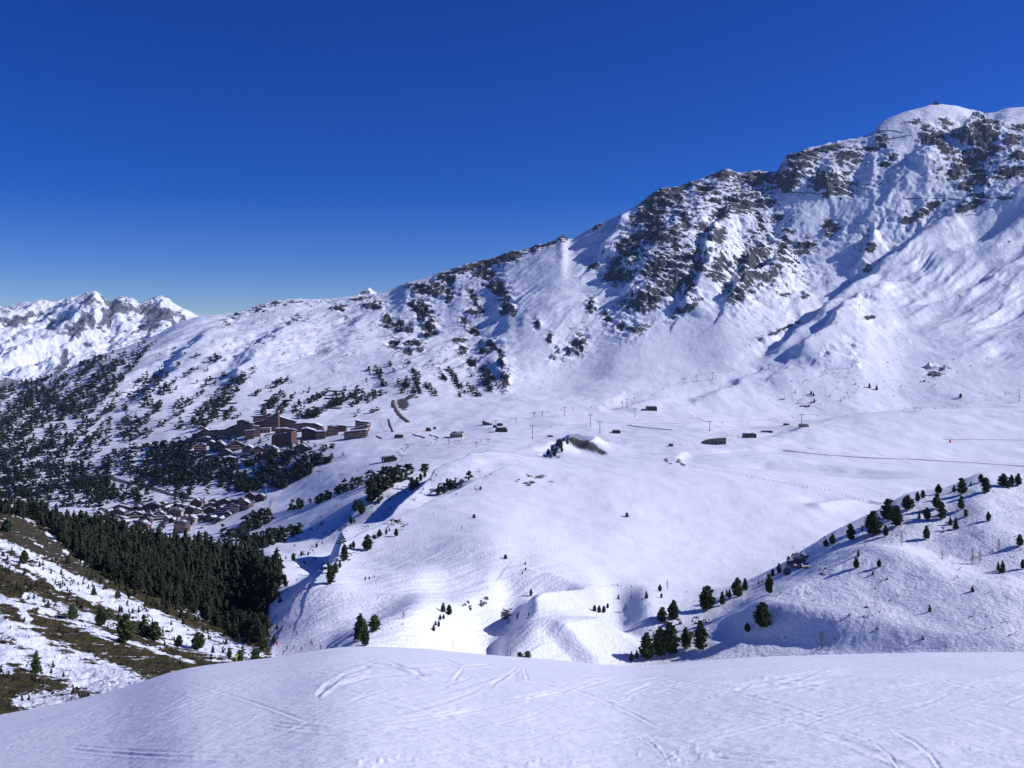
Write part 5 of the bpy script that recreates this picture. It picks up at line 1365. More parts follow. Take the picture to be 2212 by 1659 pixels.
B(6, 422, 548, 466, [(422,459),(450,448),(485,442),(548,436)], 22, -10, 'stone', 'half-buried hall with a long curved grey roof', name='curved_hall', cat='hall', floors=1, bays=6, snow=0, balc=None)
# summit station
p = hit(2022, 226, 1000); k = .26554 * p[1] / F
st = empty('summit_station', p); tag(st, 'small cable car station with two masts on the highest summit', 'lift station')
m = MB(); m.box(-22 * k, 22 * k, -4, 6, -4, 10 * k); m.obj('platform', M_DST, st)
m = MB(); m.box(-14 * k, 12 * k, -3, 5, 10 * k, 26 * k); m.obj('cabin', M_DST, st)
for sx in (-11, 10):
    m = MB(); m.tube((sx * k, 0, 20 * k), (sx * k, 0, 46 * k), .8, .5, 6); m.box(sx * k - 2.5, sx * k + 2.5, -1, 1, 42 * k, 44.5 * k); m.obj('mast', M_DST, st)
p = hit(2178, 428, 1000)
if p:
    st = empty('avalanche_barrier', p); tag(st, 'dark barrier fence on the shoulder at the right edge', 'barrier')
    for i in range(9):
        m = MB(); m.box(-50 + i * 12, -40.5 + i * 12, -1, 1, -2, 5 + (i % 3)); m.obj('panel', M_DST, st)
# ------------------------------------------------------------------ lifts
def pylon(crop, x, yb, yt, label, ymin=1000, orange=True):
    u, v, s_ = cv(crop, x, yb); p = hit(u, v, ymin)
    if p is None: return None
    h_ = max(9, (yb - yt) * s_ * p[1] / F); r = .6 + h_ * .013
    root = empty('lift_pylon', p); tag(root, label, 'pylon', 'chairlift pylons in the high valley')
    m = MB(); m.tube((0, 0, -1), (0, 0, h_), r, r * .7, 8); m.obj('mast', M_MTL, root)
    m = MB(); m.box(-5, 5, -.45, .45, h_ - .9, h_); m.box(-2.2, 2.2, -.2, .2, h_ + .8, h_ + 1.1); m.box(-.2, .2, -.2, .2, h_, h_ + 1); ca = m.obj('crossarm', M_MTL, root)
    for sx in (-4.6, 4.6):
        m = MB()
        m.box(sx - .35, sx + .35, -2.6, 2.6, h_ - .05, h_ + .45); link('sheave_train', m.mesh('sheave_train', M_DST), ca)
    if orange:
        m = MB(); m.tube((0, 0, .3), (0, 0, 2.8), r + .35, r + .3, 8); m.obj('safety_mat', M_ORG, root)
    return Vector((p[0], p[1], p[2] + h_ - .3))
PT = {}; PLAB = {}
for key, c_, x, yb, yt, lab in [
 ('a1',5,1222,490,385,'tall pylon left of the grassy knoll'), ('a2',5,1750,447,355,'tall pylon right above the grassy knoll'), ('a3',5,1675,396,300,'tallest pylon in the middle of the plain'),
 ('b1',5,1232,326,282,'pylon next to a small hut on the upper plain'), ('b2',5,1300,310,273,'pylon right of the one beside the small hut'), ('b3',5,1475,310,240,'pylon with orange foot in the middle of the gondola line'), ('b0',5,1092,360,330,'leaning pylon left of the small hut on the upper plain'),
 ('c1',5,1962,245,180,'right pylon of two at the crest of the gondola mound'), ('c0',5,1927,246,206,'left pylon of two at the crest of the gondola mound'), ('d1',5,2025,318,250,'pylon left below the white-roofed lift top station'),
 ('e1',5,568,535,482,'pylon below the grey-roofed restaurant'), ('e0',5,462,530,490,'thin pylon left of the one below the restaurant'), ('e2',5,874,526,490,'pylon right of the restaurant on the falling piste'), ('e3',5,782,556,516,'thin pylon at the shoulder below the dark restaurant'),
 ('f0',5,53,722,632,'pylon at the dark lift station by the tree belt'), ('f1',5,237,572,532,'small pylon above the dark lift station'), ('f2',5,198,660,632,'short pylon right of the dark lift station'), ('g0',5,935,376,356,'short pylon behind the dark restaurant'),
 ('h0',1,1478,905,795,'pylon beside the wood below the upper village'), ('h1',1,1706,880,825,'thin pylon on the piste below the upper village'), ('h2',1,940,1040,940,'slim pylon at the lower corner of the wood'),
 ('k1',6,310,140,101,'pylon on the far gondola line above the mound'), ('k2',6,388,115,76,'pylon with orange foot on the far gondola line'), ('k3',6,476,105,65,'last pylon of the far gondola line before the mountain'), ('k4',6,790,48,22,'small pylon where the gondola line enters the shadowed gully'),
 ('m1',6,458,392,338,'pylon with yellow foot left of the curved hall'), ('m2',6,972,354,299,'pylon standing by the cream hut behind the hump'), ('m3',6,1603,284,262,'pylon half hidden behind the crest of the hump'), ('m4',6,2185,226,162,'pylon with orange foot near the right edge'),
 ('n1',15,120,890,855,'pylon at the foot of the gondola slope'), ('n2',15,510,630,595,'pylon in the shadowed gully halfway up the gondola slope'), ('n3',15,805,450,405,'highest pylon of the gondola slope below the rocks'),
 ('o1',12,1057,1083,1012,'radio mast above the piste bend at the treeline'),('o2',12,948,733,688,'thin mast high on the middle of the far slope')]:
    t_ = pylon(c_, x, yb, yt, lab, orange=key in ('b3', 'm1', 'm2', 'm4', 'k2', 'c1', 'c0', 'd1', 'e1', 'a1', 'f0'))
    if t_: PT[key] = t_; PLAB[key] = lab
def chair_mesh():
    m = MB(); m.tube((0, 0, 0), (0, 0, -2.2), .12, .12, 4); m.box(-1.6, 1.6, -.3, .7, -3.6, -3.3); m.box(-1.6, 1.6, .5, .75, -3.4, -2.3); m.tube((-1.6, -.3, -2.9), (1.6, -.3, -2.9), .12, .12, 4)
    return m
CH = chair_mesh().mesh('chair', M_DST)
m = MB(); m.tube((0, 0, 0), (0, 0, -1.5), .12, .12, 4)
for a0, a1, b0, b1 in ((-1.5, -3.6, 1.0, 1.6), (-3.6, -4.3, 1.6, 1.2)): m.tube((0, 0, a0), (0, 0, a1), b0, b1, 8)
GON = m.mesh('gondola', M_DST)
def line(keys, label, nper, me, nm, lab2, grp):
    pts = [PT[k_] for k_ in keys if k_ in PT]
    for sx, tg in ((-4.6, 'left'), (4.6, 'right')):
        m = MB(); q_ = [Vector((a.x + sx, a.y, a.z)) for a in pts]
        for a, b_ in zip(q_[:-1], q_[1:]):
            L_ = (b_ - a).length; prev = a
            for i in range(1, 9):
                f = i / 8; c = a.lerp(b_, f); c.z -= 4 * f * (1 - f) * L_ * .018
                m.tube(prev, c, .06, .06, 3, cap=False); prev = c
        o = m.obj('haul_cable', M_DST); tag(o, '%s, %s strand' % (label, tg), 'cable', 'lift cables')
        for j, (a, b_) in enumerate(zip(q_[:-1], q_[1:])):
            L_ = (b_ - a).length; n_ = max(1, int(L_ / nper))
            for i in range(n_):
                f = (i + (.3 if sx < 0 else .75)) / n_; c = a.lerp(b_, min(f, .97)); c.z -= 4 * f * (1 - f) * L_ * .018
                ci = link(nm, me, None, c, math.atan2(b_.y - a.y, b_.x - a.x) - math.pi / 2); pk_ = [k_ for k_ in keys if k_ in PT][j + (1 if f > .5 else 0)]; tag(ci, '%s %s %s' % ('chair' if nm == 'chair' else 'cabin', 'hanging left of the' if (f > .5) else 'hanging right of the', ' '.join(PLAB[pk_].split()[:10])), nm, grp)
line(['a1', 'a2', 'm1', 'm2', 'm3', 'm4'], 'steel cable of the long chairlift crossing the whole plain', 125, CH, 'chair', 'empty chair hanging on the long chairlift across the plain', 'chairs of the long chairlift')
line(['b1', 'b2', 'b3', 'c1', 'k1', 'k2', 'k3', 'k4', 'n2', 'n3'], 'steel cable of the gondola line up the mountain', 120, GON, 'gondola', 'dark cabin hanging on the gondola line towards the mountain', 'cabins of the gondola line')
line(['f0', 'f1', 'e0', 'e1', 'e2'], 'steel cable of the short chairlift by the restaurant', 55, CH, 'chair', 'empty chair on the short lift by the restaurant', 'chairs of the short chairlift')
line(['h2', 'h0', 'h1', 'f2'], 'steel cable of the lift beside the wood', 70, CH, 'chair', 'empty chair on the lift beside the wood', 'chairs of the lift by the wood')
# ------------------------------------------------------------------ strips draped on the land
def drape(pts, width, mat, name, label=None, cat=None, kind=None, lift=.25, ymin=300, ymax=1e9, height=0, group=None):
    out = []
    for (a, b_), (c, d) in zip(pts[:-1], pts[1:]):
        n_ = max(2, int(math.hypot(c - a, d - b_) / 4))
        for i in range(n_):
            f = i / n_; p_ = hit(a + (c - a) * f, b_ + (d - b_) * f, ymin, ymax, 6)
            if p_: out.append(p_)
    p_ = hit(*pts[-1], ymin, ymax, 6)
    if p_: out.append(p_)
    P2 = np.array(out)
    for _ in range(2):
        Q = P2.copy(); Q[1:-1] = (P2[:-2] + 2 * P2[1:-1] + P2[2:]) / 4; P2 = Q
    m = MB(); V_ = []
    for i, q_ in enumerate(P2):
        t_ = P2[min(i + 1, len(P2) - 1)] - P2[max(i - 1, 0)]; n_ = np.array([-t_[1], t_[0]]) / (np.hypot(t_[0], t_[1]) + 1e-6)
        for f in (-1, -.33, .33, 1):
            x, y = q_[0] + n_[0] * f * width / 2, q_[1] + n_[1] * f * width / 2
            V_.append((x, y, gz(x, y) + lift + (height if abs(f) < .5 else 0)))
    fs = [(4 * i + j, 4 * i + j + 1, 4 * i + j + 5, 4 * i + j + 4) for i in range(len(P2) - 1) for j in range(3)]
    m.add(V_, fs)
    o = m.obj(name, mat, None, True); tag(o, label, cat, group, kind); return o
def c2(crop, L): return [cv(crop, a, b_)[:2] for a, b_ in L]
drape(c2(2, [(300,225),(390,214),(470,205),(560,190),(590,215),(680,240),(850,275),(940,300),(1050,338),(1170,365),(1290,388)]), 13, M_ASP, 'road', kind='structure', lift=.5)
drape(c2(2, [(560,188),(600,176),(655,162)]), 10, M_ASP, 'road', kind='structure', lift=.5)
drape(c2(12, [(1005,1165),(1000,1190),(1030,1245),(1060,1280),(1110,1320)]), 11, M_EARTH, 'earth_bank', 'brown earth bank below the bend of the piste road', 'bank', lift=.6, height=2)
drape(c2(6, [(870,500),(960,512),(1060,522),(1250,537),(1400,545),(1600,551),(1800,562),(2000,575),(2230,592)]), 2.4, M_EARTH, 'track_edge', 'long thin brown track edge crossing the white basin on the right', 'track edge', lift=.3, height=.5)
drape(c2(6, [(286,548),(290,566),(315,585)]), 6, M_STN, 'track_edge', 'short curved stony edge at the left end of the white basin', 'track edge', lift=.3, height=.8)
drape(c2(6, [(215,548),(222,562),(240,576)]), 5, M_STN, 'track_edge', 'rubbly edge left of the curved stony edge', 'track edge', lift=.3, height=.8)
drape(c2(6, [(330,290),(400,325),(520,375)]), 1.2, M_EARTH, 'rope_line', 'dark rope line down the mound below the lift top station', 'rope line', lift=.3)
drape(c2(6, [(0,362),(130,378),(250,388)]), 1.5, M_DST, 'net_fence', 'dark net fence across the plain right of the tallest pylon', 'fence', lift=.4, height=1)
drape(c2(6, [(1760,440),(1900,440),(2060,441),(2230,444)]), 1.4, M_EARTH, 'rope_line', 'thin rope line high in the white basin near the right edge', 'rope line', lift=.3)
drape([(1415,462),(1450,458),(1500,453),(1540,446),(1580,437),(1620,430),(1680,417),(1740,417),(1790,421),(1870,420)], 2.5, M_EARTH, 'mountain_road', 'narrow road cut across the rock face of the mountain', 'road', lift=1.2)
drape([(1385,461),(1440,461),(1465,457)], 3, M_EARTH, 'mountain_road', 'short brown road cut at the left shoulder of the rock face', 'road', lift=1.5)
drape([(1950,430),(2010,428),(2080,431)], 2.5, M_EARTH, 'mountain_road', 'short terrace line below the highest summit', 'road', lift=1)
drape([(1895,284),(1925,282),(1950,287)], 1.5, M_DST, 'avalanche_fence', 'upper dark snow fence on the shoulder left of the summit', 'fence', lift=.5, height=2)
drape([(1905,300),(1930,299),(1970,292)], 1.5, M_DST, 'avalanche_fence', 'lower dark snow fence on the shoulder left of the summit', 'fence', lift=.5, height=2)
for i, (L, lab) in enumerate([([(285,455),(330,468),(382,484)], 'left of two short parallel conveyor lifts on the beginner area'), ([(415,458),(450,470),(490,485)], 'right of two short parallel conveyor lifts on the beginner area'), ([(92,335),(108,385),(128,436)], 'long steep dark conveyor lift inside the red-fenced slope'), ([(0,468),(45,487)], 'conveyor lift at the left end of the beginner area')]):
    drape(c2(5, L), 4 if i == 2 else 3.4, M_DST, 'conveyor_lift', lab, 'conveyor lift', lift=.4, height=1.2, group='conveyor lifts')
for i, (a, b_, y) in enumerate([(1540,1700,165),(1530,1660,68),(530,650,115),(430,600,190)]):
    drape(c2(1, [(a, y), ((a + b_) / 2, y + 3), (b_, y + 2)]), 5, M_DST, 'avalanche_fence', ['row of snow barriers in the trees straight above the right end of the village', 'uppermost row of snow barriers above the village', 'short row of snow barriers above the left wing', 'lower row of snow barriers above the left wing'][i], 'fence', lift=1, height=3)
# post and rail fences
def fence(pts, label, h_=1.6, step=9, mat=M_DST, name='rope_fence', ymin=600, rails=1, pr=.16):
    out = []
    for (a, b_), (c, d) in zip(pts[:-1], pts[1:]):
        n_ = max(1, int(math.hypot(c - a, d - b_) / step))
        for i in range(n_ + 1):
            f = i / n_; p_ = hit(a + (c - a) * f, b_ + (d - b_) * f, ymin, 1e9, 6)
            if p_ and (not out or (Vector(p_) - Vector(out[-1])).length > .5): out.append(p_)
    if len(out) < 2: return
    root = empty(name, out[0]); tag(root, label, 'fence', 'fences along the pistes'); o0 = Vector(out[0])
    PM = MB(); PM.tube((0, 0, -.6), (0, 0, h_), pr, pr, 5); pm = PM.mesh('post', mat)
    for p_ in out: link('post', pm, root, Vector(p_) - o0)
    for k_ in range(rails):
        m = MB(); z = h_ * (.9 - .4 * k_)
        for a, b_ in zip(out[:-1], out[1:]):
            m.tube(Vector(a) - o0 + Vector((0, 0, z)), Vector(b_) - o0 + Vector((0, 0, z)), .06 if rails == 1 else .12, None, 3, cap=False)
        m.obj('rail', mat, root)
fence(c2(6, [(1350,790),(1385,798),(1418,803)]), 'wooden fence at the left foot of the near ridge', 2.2, 2.6, M_BRN, 'wooden_fence', 600, 2, .25)
fence(c2(6, [(310,532),(400,518),(560,500),(690,486)]), 'rope fence round the upper rim of the bright bowl', 2, 8)
fence(c2(6, [(345,585),(400,600),(535,622),(640,640),(860,685),(1100,725),(1340,788)]), 'long rope fence running down the white basin to the wooden fence', 2, 9)
fence(c2(5, [(45,325),(30,370),(70,430),(130,440)]), 'red net fence curling round the long steep conveyor lift', 2, 3, M_REDP, 'net_fence', 600, 2)
fence(c2(5, [(235,450),(300,438),(340,430)]), 'orange net fence of the ski school', 2, 3, M_ORG, 'net_fence', 600, 2)
fence(c2(5, [(500,640),(620,590),(700,540),(790,500),(900,455)]), 'orange rope fence beside the falling piste', 1.8, 5, M_ORG)
fence([(560,1126),(578,1112),(586,1096),(590,1078)], 'orange net fence at the piste bend by the lower village', 1.8, 4, M_ORG, 'net_fence', 600, 2)
fence(c2(5, [(1820,432),(1900,428),(1975,436)]), 'dark fence of the terrace on the plain', 1.8, 4)
fence(c2(6, [(890,505),(1100,528),(1400,548),(1700,560),(2200,592)]), 'posts standing along the long brown track edge', 1.6, 12)
# ------------------------------------------------------------------ people
def person_mesh(seed, mats, lean=0.25):
    """one continuous skinned body, about 1.75 m tall, knees bent on skis"""
    r = random.Random(seed)
    J = {'pel': (0, 0, .92), 'chest': (.08, 0, 1.32), 'neck': (.13, 0, 1.48), 'head': (.17, 0, 1.64),
         'hl': (0, .1, .88), 'kl': (.12, .13, .5), 'fl': (0, .14, .1), 'tl': (.16, .14, .06),
         'hr': (0, -.1, .88), 'kr': (.12, -.13, .5), 'fr': (0, -.14, .1), 'tr': (.16, -.14, .06),
         'sl': (.09, .2, 1.4), 'el': (.12, .34, 1.14), 'wl': (.34, .36, 1.05), 'sr': (.09, -.2, 1.4), 'er': (.12, -.34, 1.14), 'wr': (.34, -.36, 1.05)}
    names = list(J); rad = {'pel': .15, 'chest': .18, 'neck': .07, 'head': .115, 'hl': .1, 'kl': .08, 'fl': .07, 'tl': .05, 'sl': .085, 'el': .06, 'wl': .05}
    E = [('pel', 'chest'), ('chest', 'neck'), ('neck', 'head'), ('pel', 'hl'), ('hl', 'kl'), ('kl', 'fl'), ('fl', 'tl'), ('pel', 'hr'), ('hr', 'kr'), ('kr', 'fr'), ('fr', 'tr'),
         ('chest', 'sl'), ('sl', 'el'), ('el', 'wl'), ('chest', 'sr'), ('sr', 'er'), ('er', 'wr')]
    me = bpy.data.meshes.new('body'); me.from_pydata([J[n_] for n_ in names], [(names.index(a), names.index(b_)) for a, b_ in E], [])
    o = bpy.data.objects.new('tmp', me); COL.objects.link(o)
    md = o.modifiers.new('skin', 'SKIN'); md.use_smooth_shade = True
    for i, n_ in enumerate(names):
        q_ = rad.get(n_, rad.get(n_[:-1] + 'l', .06)); me.skin_vertices[0].data[i].radius = (q_, q_)
    me.skin_vertices[0].data[0].use_root = True
    s2 = o.modifiers.new('sub', 'SUBSURF'); s2.levels = 1; s2.render_levels = 1
    dg = bpy.context.evaluated_depsgraph_get(); ev = o.evaluated_get(dg)
    nm = bpy.data.meshes.new_from_object(ev); nm.name = 'body'
    bpy.data.objects.remove(o, do_unlink=True)
    nm.materials.clear()
    for m_ in mats: nm.materials.append(m_)
    for f in nm.polygons:
        z = f.center.z; f.material_index = 0 if .95 < z < 1.5 else (1 if z <= .95 else 2)
    return nm
M_SKIN = flat('weathered_skin', (0.45, 0.27, 0.2), .6)
M_TR = flat('black_ski_trousers', (0.02, 0.02, 0.03), .7); M_TR2 = flat('blue_ski_trousers', (0.03, .05, .14), .7)
JK = {'dark': flat('dark_jacket', (.03, .035, .06), .7), 'red': flat('red_jacket', (.5, .03, .03), .7), 'blue': flat('blue_jacket', (.03, .10, .4), .7), 'yellow': flat('yellow_jacket', (.7, .55, .03), .7), 'green': flat('green_jacket', (.05, .25, .08), .7)}
BODY = {k_: person_mesh(i, [m_, M_TR if i % 2 == 0 else M_TR2, M_SKIN]) for i, (k_, m_) in enumerate(JK.items())}
m = MB(); m.box(-.75, .85, -.05, .05, 0, .03); m.box(.85, 1.0, -.05, .05, .02, .1); SKI = m.mesh('ski', M_REDP)
m = MB(); m.tube((0, 0, 0), (-.45, 0, -1.0), .012, .01, 4); POLE = m.mesh('ski_pole', M_DST)
m = MB(); m.tube((.17, 0, 1.62), (.17, 0, 1.78), .14, .07, 8); HELM = m.mesh('helmet', M_DST, True)
HEAD = {}
def person(u, v, col, label, group=None, ymin=200, ymax=1e9, sc=1.0):
    p = hit(u, v, ymin, ymax)
    if p is None: return
    r = random.Random(int(u * 13 + v))
    root = empty('person', p, r.uniform(0, 6.28), sc); tag(root, label, 'person', group)
    link('body', BODY[col], root, (0, 0, .03)); link('helmet', HELM, root, (0, 0, .03))
    for sy in (-.14, .14): link('ski', SKI, root, (0, sy, .0))
    for sy in (-.37, .37): link('ski_pole', POLE, root, (.36, sy, 1.08))
GP = 'skiers on the piste beside the dark wood'
for x, y, c_, lab in [(305,1090,'dark','skier at the left edge of the piste below the wood corner'), (350,1132,'dark','skier left of centre on the piste, just below the shadow tips'), (407,1168,'dark','skier a little right and below on the same piste'),
 (346,1192,'dark','skier nearest the wood in the wide part of the piste'), (455,1220,'dark','skier closest to the bank of the striped hill nose'), (562,1276,'yellow','skier in pale yellow at the corner of the bank'), (569,1300,'dark','dark skier right under the one in pale yellow'),
 (382,1330,'dark','dark skier close to the near crest, left of another'), (435,1322,'blue','skier in blue close to the near crest'), (492,1336,'yellow','skier in yellow just behind the near crest'), (356,1362,'dark','skier group leader cut by the near crest below the red mat'),
 (635,1326,'dark','skier alone below the long tree shadow'), (490,918,'dark','skier in the narrow piste between wood and shadowed slope'), (430,972,'red','skier higher up the narrow piste at the wood edge'), (456,820,'dark','farthest skier where the narrow piste opens'),
 (548,862,'red','skier in red at the shaded edge of the narrow piste'), (545,895,'dark','skier in the shade of the spur beside the piste')]:
    u, v, s_ = cv(4, x, y); person(u, v, c_, lab, GP, 300, 900)
for x, y, c_, lab in [(1015,482,'dark','left of two standing skiers on the white piste above the brown outcrop'), (1075,482,'blue','right of two standing skiers on the white piste above the brown outcrop'), (1163,446,'red','left skier of the pair by the ridge with the two pines'), (1180,434,'red','right skier of the pair by the ridge with the two pines'), (640,548,'dark','lone skier turning on the open piste in the basin'), (112,680,'dark','skier crouching on the piste left of the marker pole')]:
    u, v, s_ = cv(7, x, y); person(u, v, c_, lab, 'skiers on the open piste in the basin', 450)
u, v, s_ = cv(4, 2045, 1365); person(u, v + 2, 'dark', 'skier at the bottom of the lit gully behind the near crest', None, 200)
r = random.Random(77)
for reg, n_, lab in [((6, 520, 650, 415, 428), 26, 'skier in the queue at the dark lift base'), ((6, 255, 410, 448, 472), 16, 'person standing around the small dark cabin'), ((6, 560, 680, 432, 446), 9, 'skier crossing below the lift base'), ((5, 1740, 2110, 480, 510), 14, 'skier of the line on the flat piste beyond the knoll'),
   ((5, 120, 230, 640, 680), 10, 'person in front of the dark lift station'), ((5, 60, 480, 395, 460), 24, 'skier on the beginner slopes'), ((5, 480, 900, 395, 440), 16, 'skier on the flat piste by the restaurant'), ((5, 400, 800, 490, 640), 18, 'skier on the falling piste below the restaurant'), ((5, 1830, 1960, 428, 442), 10, 'person on the terrace of the dark hut'), ((6, 600, 860, 445, 475), 8, 'skier on the track into the basin')]:
    c_, x0, x1, y0, y1 = reg
    for i in range(n_):
        u, v, s_ = cv(c_, r.uniform(x0, x1), r.uniform(y0, y1)); cc_ = r.choice(['dark', 'dark', 'red', 'blue', 'yellow', 'green']); person(u, v, cc_, lab.replace('skier', 'skier in a %s jacket' % cc_).replace('person', 'person in a %s jacket' % cc_), lab.replace('skier', 'skiers', 1).replace('person', 'people', 1), 600)
for x, y, lab in [(868,1490,'skier alone on the white track at the right'), (1326-0,1478,'x')][:0]: pass
for x, y, c_, lab in [(1326,480,'dark','lone skier on the white track below the hump'), (852,470,'dark','skier where the track enters the basin'), (1818,457,'red','skier right of the orange snow gun mat'), (1912,457,'red','second skier right of the orange mat on the high track'), (2128,457,'dark','skier farthest right on the high track'), (248,270,'dark','skier beside the white-roofed top station'), (866,505,'red','skier on the rim right of the bowl fence')]:
    u, v, s_ = cv(6, x, y); person(u, v, c_, lab, None, 800)
# ------------------------------------------------------------------ piste furniture
def marker(u, v, hpx, mat, label, name='piste_marker', ymin=200, ymax=1e9, p=None, r0=.05):
    p = p or hit(u, v, ymin, ymax)
    if p is None: return
    h_ = hpx * p[1] / F; root = empty(name, p); tag(root, label, 'marker pole')
    m = MB(); m.tube((0, 0, -.5), (0, 0, h_ * .6), r0, r0, 6); m.obj('pole', mat, root)
    m = MB(); m.tube((0, 0, h_ * .6), (0, 0, h_), r0 * .9, r0 * .7, 6); m.box(-.18, .18, -.02, .02, h_ * .8, h_ * .95); m.obj('tip', M_ORG if mat is not M_YLP else M_YLP, root)
def padding(u, v, wpx, label, mat=None, ymin=200, ymax=1e9):
    p = hit(u, v, ymin, ymax)
    if p is None: return
    w_ = wpx * p[1] / F; root = empty('snow_gun', p, .5); tag(root, label, 'snow gun')
    m = MB(); m.tube((0, 0, 0), (0, 0, w_ * .95), w_ * .32, w_ * .30, 10); m.tube((0, 0, w_ * .95), (0, 0, w_), w_ * .30, w_ * .12, 10); m.obj('padding', mat or M_REDP, root)
    m = MB(); m.tube((0, 0, w_ * .9), (0, 0, w_ * 1.9), w_ * .05, w_ * .04, 6); m.tube((-w_ * .18, 0, w_ * 1.85), (w_ * .25, 0, w_ * 1.95), w_ * .09, w_ * .07, 8); m.obj('lance', M_DST, root)
yk = 84.0; xk = (511 - CU) / F * yk
marker(0, 0, 27, M_YLP, 'bright yellow piste marker pole sticking up over the near crest', p=(xk, yk, float(fg_z(np.array(xk), np.array(yk))) - .35), r0=.035)
u, v, s_ = cv(4, 310, 1292); padding(u, v, 7, 'red padded snow gun base on the piste beside the wood', None, 300, 900)
u, v, s_ = cv(4, 240, 1012); padding(u, v, 5, 'red padded base at the wood corner higher up the piste', None, 300, 900)
u, v, s_ = cv(4, 440, 876); padding(u, v, 3.5, 'small red padded base in the narrow piste', None, 400, 1000)
u, v, s_ = cv(4, 750, 262); padding(u, v, 4, 'red padded base beside the piste above the tree shadows', None, 600)
u, v, s_ = cv(7, 183, 738); padding(u, v, 5, 'red padded base of the thin pole in the hollow', None, 450); marker(u, v, 28, M_DST, 'thin tall pole rising from the red base in the hollow', ymin=450, r0=.09)
u, v, s_ = cv(7, 1038, 515); padding(u, v, 5, 'red padded base behind the brown rock outcrop', None, 450)
u, v, s_ = cv(4, 830, 1290); marker(u, v, 20, M_WHT, 'thin white pole left of the tall pine pair in the bowl', ymin=250, ymax=700, r0=.05)
u, v, s_ = cv(6, 1800, 457); padding(u, v, 6, 'orange padded snow gun on the high track', M_ORG, 800)
u, v, s_ = cv(4, 2165, 555); p = hit(u, v)
# ------------------------------------------------------------------ rocks
def rock_mat():
    m, nt, b = newmat('rock'); L = nt.links.new
    geo = N(nt, 'ShaderNodeNewGeometry'); n1 = N(nt, 'ShaderNodeTexNoise'); n1.inputs['Scale'].default_value = .8; n1.inputs['Detail'].default_value = 8
    L(geo.outputs['Position'], n1.inputs['Vector']); r_ = N(nt, 'ShaderNodeValToRGB'); e = r_.color_ramp.elements
    e[0].position = .35; e[0].color = (.06, .048, .042, 1); e[1].position = .7; e[1].color = (.26, .20, .165, 1); L(n1.outputs['Fac'], r_.inputs['Fac'])
    sx = N(nt, 'ShaderNodeSeparateXYZ'); L(geo.outputs['Normal'], sx.inputs[0]); mr = N(nt, 'ShaderNodeMapRange'); mr.inputs['From Min'].default_value = .80; mr.inputs['From Max'].default_value = .92; L(sx.outputs['Z'], mr.inputs['Value'])
    mx = N(nt, 'ShaderNodeMix', data_type='RGBA'); L(mr.outputs[0], mx.inputs['Factor']); L(r_.outputs['Color'], mx.inputs['A']); mx.inputs['B'].default_value = (*SNOW, 1)
    L(mx.outputs['Result'], b.inputs['Base Color']); b.inputs['Roughness'].default_value = .9
    bu = N(nt, 'ShaderNodeBump'); bu.inputs['Distance'].default_value = .3; L(n1.outputs['Fac'], bu.inputs['Height']); L(bu.outputs['Normal'], b.inputs['Normal']); return m
M_ROCK = rock_mat()
def rock_mesh(seed):
    bm = bmesh.new(); bmesh.ops.create_icosphere(bm, subdivisions=3, radius=1.0); r = random.Random(seed)
    pl = [(Vector((r.gauss(0, 1), r.gauss(0, 1), r.gauss(0, 1))).normalized(), r.uniform(.45, .85)) for _ in range(16)]
    for v_ in bm.verts:
        c = v_.co.copy()
        for n_, d in pl:
            t_ = c.dot(n_)
            if t_ > d: c -= n_ * (t_ - d)
        q_ = pn(np.array([c.x * 3 + seed]), np.array([c.y * 3 + c.z * 2.3]), seed)[0]
        v_.co = c * (1 + .10 * q_)
    me = bpy.data.meshes.new('rock'); bm.to_mesh(me); bm.free(); me.materials.append(M_ROCK); return me
RK = [rock_mesh(i + 1) for i in range(6)]
def rocks(crop, cx, cy, wx_, hx_, n_, size, label, ymin=200, ymax=1e9, seed=1, up=1.0):
    u, v, s_ = cv(crop, cx, cy); base = hit(u, v, ymin, ymax)
    if base is None: return
    root = empty('rock_outcrop', base); tag(root, label, 'rock'); r = random.Random(seed)
    for i in range(n_):
        uu = u + r.uniform(-.5, .5) * wx_ * s_; vv = v + r.uniform(-.5, .5) * hx_ * s_; p_ = hit(uu, vv, ymin, ymax)
        if p_ is None: continue
        k_ = size * s_ * p_[1] / F * r.uniform(.5, 1.1)
        o = link('boulder', r.choice(RK), root, Vector(p_) - Vector(base), r.uniform(0, 6.28), (k_ * r.uniform(.8, 1.3), k_ * r.uniform(.8, 1.2), k_ * r.uniform(.6, 1.1) * up))
R_ = rocks
R_(7, 1045, 552, 110, 70, 18, 24, 'large brown rock outcrop on the crest of the near right ridge', ymax=560, seed=2, up=1.2)
R_(7, 1005, 600, 50, 50, 6, 15, 'dark rock step just below the large brown outcrop', ymax=560, seed=3)
R_(7, 1170, 578, 40, 30, 5, 11, 'small dark rocks in shade right of the large brown outcrop', ymax=560, seed=4)
R_(7, 1040, 512, 8, 8, 2, 6, 'tiny block on top of the brown outcrop', ymax=560, seed=5)
R_(7, 400, 862, 120, 40, 9, 20, 'dark rocks right under the pine pair at the ridge foot', ymax=560, seed=6, up=1.2)
R_(7, 545, 865, 110, 60, 9, 15, 'dark broken rocks above the pine at the right end of the shaded clump', ymax=560, seed=7)
R_(7, 625, 855, 20, 20, 2, 9, 'small rock right of the broken rocks by the shaded pines', ymax=560, seed=8)
R_(7, 300, 920, 40, 30, 4, 13, 'brown rock above the left end of the shaded pine clump', ymax=560, seed=9)
R_(7, 1400, 838, 80, 30, 6, 8, 'scattered low stones in the middle of the right slope', ymax=560, seed=10)
R_(7, 1830, 388, 80, 24, 7, 10, 'stones under the small tree pair on the upper right slope', ymax=560, seed=11)
R_(4, 1708, 990, 38, 26, 4, 14, 'left brown crag of three on the wall above the gully', seed=12, ymax=700)
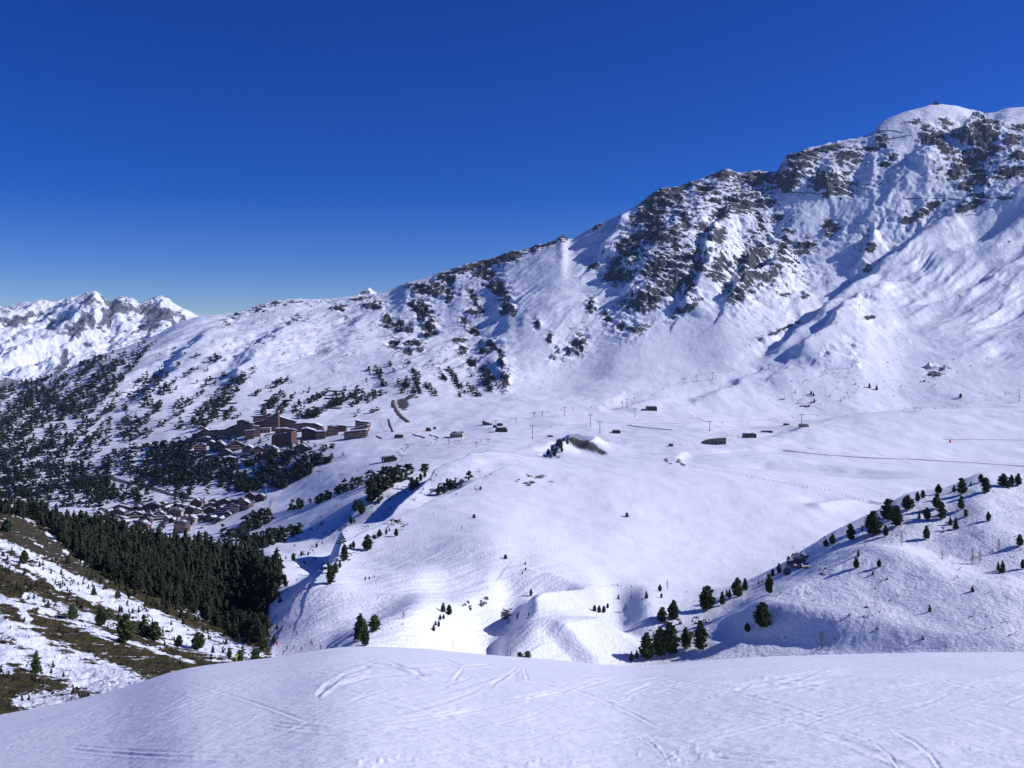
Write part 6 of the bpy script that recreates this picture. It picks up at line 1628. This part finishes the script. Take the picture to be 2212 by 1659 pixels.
R_(4, 1755, 1022, 40, 36, 4, 17, 'middle brown crag of three on the wall above the gully', seed=13, ymax=700)
R_(4, 1842, 985, 46, 70, 7, 22, 'largest and right brown crag of three on the wall above the gully', seed=14, ymax=700, up=1.2)
R_(4, 2030, 1085, 30, 110, 9, 14, 'tall dark rocks in the shadowed wall of the gully', seed=15, ymax=700)
R_(4, 1995, 1100, 16, 60, 5, 10, 'small dark rocks left of the tall ones in the shadowed gully', seed=16, ymax=700)
R_(4, 2172, 1075, 16, 60, 4, 9, 'brown rib of rock on the lit edge of the gully', seed=17, ymax=700)
R_(4, 1232, 1145, 22, 16, 3, 9, 'small stones under the bare larch in the bowl', seed=18, ymax=700)
R_(4, 1030, 1178, 80, 20, 5, 12, 'brown earth and rocks under the round pine in the bowl', seed=19, ymax=700)
R_(5, 1175, 848, 40, 36, 5, 20, 'pale crag on the crest of the middle hill', seed=20)
R_(5, 1210, 780, 60, 24, 6, 14, 'flat brown rocks behind the pale crag on the middle hill', seed=21)
R_(5, 1100, 815, 40, 20, 4, 12, 'small rocks with a bush left of the pale crag', seed=22)
R_(5, 1270, 790, 50, 20, 4, 8, 'thin line of stones right of the flat brown rocks', seed=23)
R_(15, 1375, 930, 80, 30, 6, 24, 'largest dark boulder in the wide white slope at the right', seed=24)
R_(15, 1437, 885, 30, 22, 3, 15, 'boulder above right of the largest one on the white slope', seed=25)
R_(15, 1330, 885, 24, 14, 3, 10, 'boulder above left of the largest one on the white slope', seed=26)
R_(15, 1285, 980, 40, 30, 4, 10, 'small boulders lower left of the largest one on the white slope', seed=27)
R_(15, 405, 1178, 30, 16, 3, 14, 'grey boulder at the foot of the snowy knoll', seed=28)
R_(15, 370, 1170, 20, 14, 2, 12, 'pale boulder left of the grey one at the foot of the knoll', seed=29)
R_(7, 160, 318, 24, 8, 3, 6, 'stones under the round shrub in the white basin', seed=30)

# ------------------------------------------------------------------ haze
HZ = True
if HZ:
    m = MB(); m.box(-9000, 9000, -400, 13200, -1500, 1500)
    mt = bpy.data.materials.new('air'); mt.use_nodes = True; nt = mt.node_tree; nt.nodes.clear()
    pv = nt.nodes.new('ShaderNodeVolumePrincipled'); pv.inputs['Density'].default_value = 1.6e-5; pv.inputs['Color'].default_value = (0.45, 0.65, 1.0, 1); pv.inputs['Anisotropy'].default_value = 0.2
    om = nt.nodes.new('ShaderNodeOutputMaterial'); nt.links.new(pv.outputs[0], om.inputs['Volume'])
    o = m.obj('haze', mt); o['kind'] = 'stuff'; o['label'] = 'thin blue mountain air fading the far range'
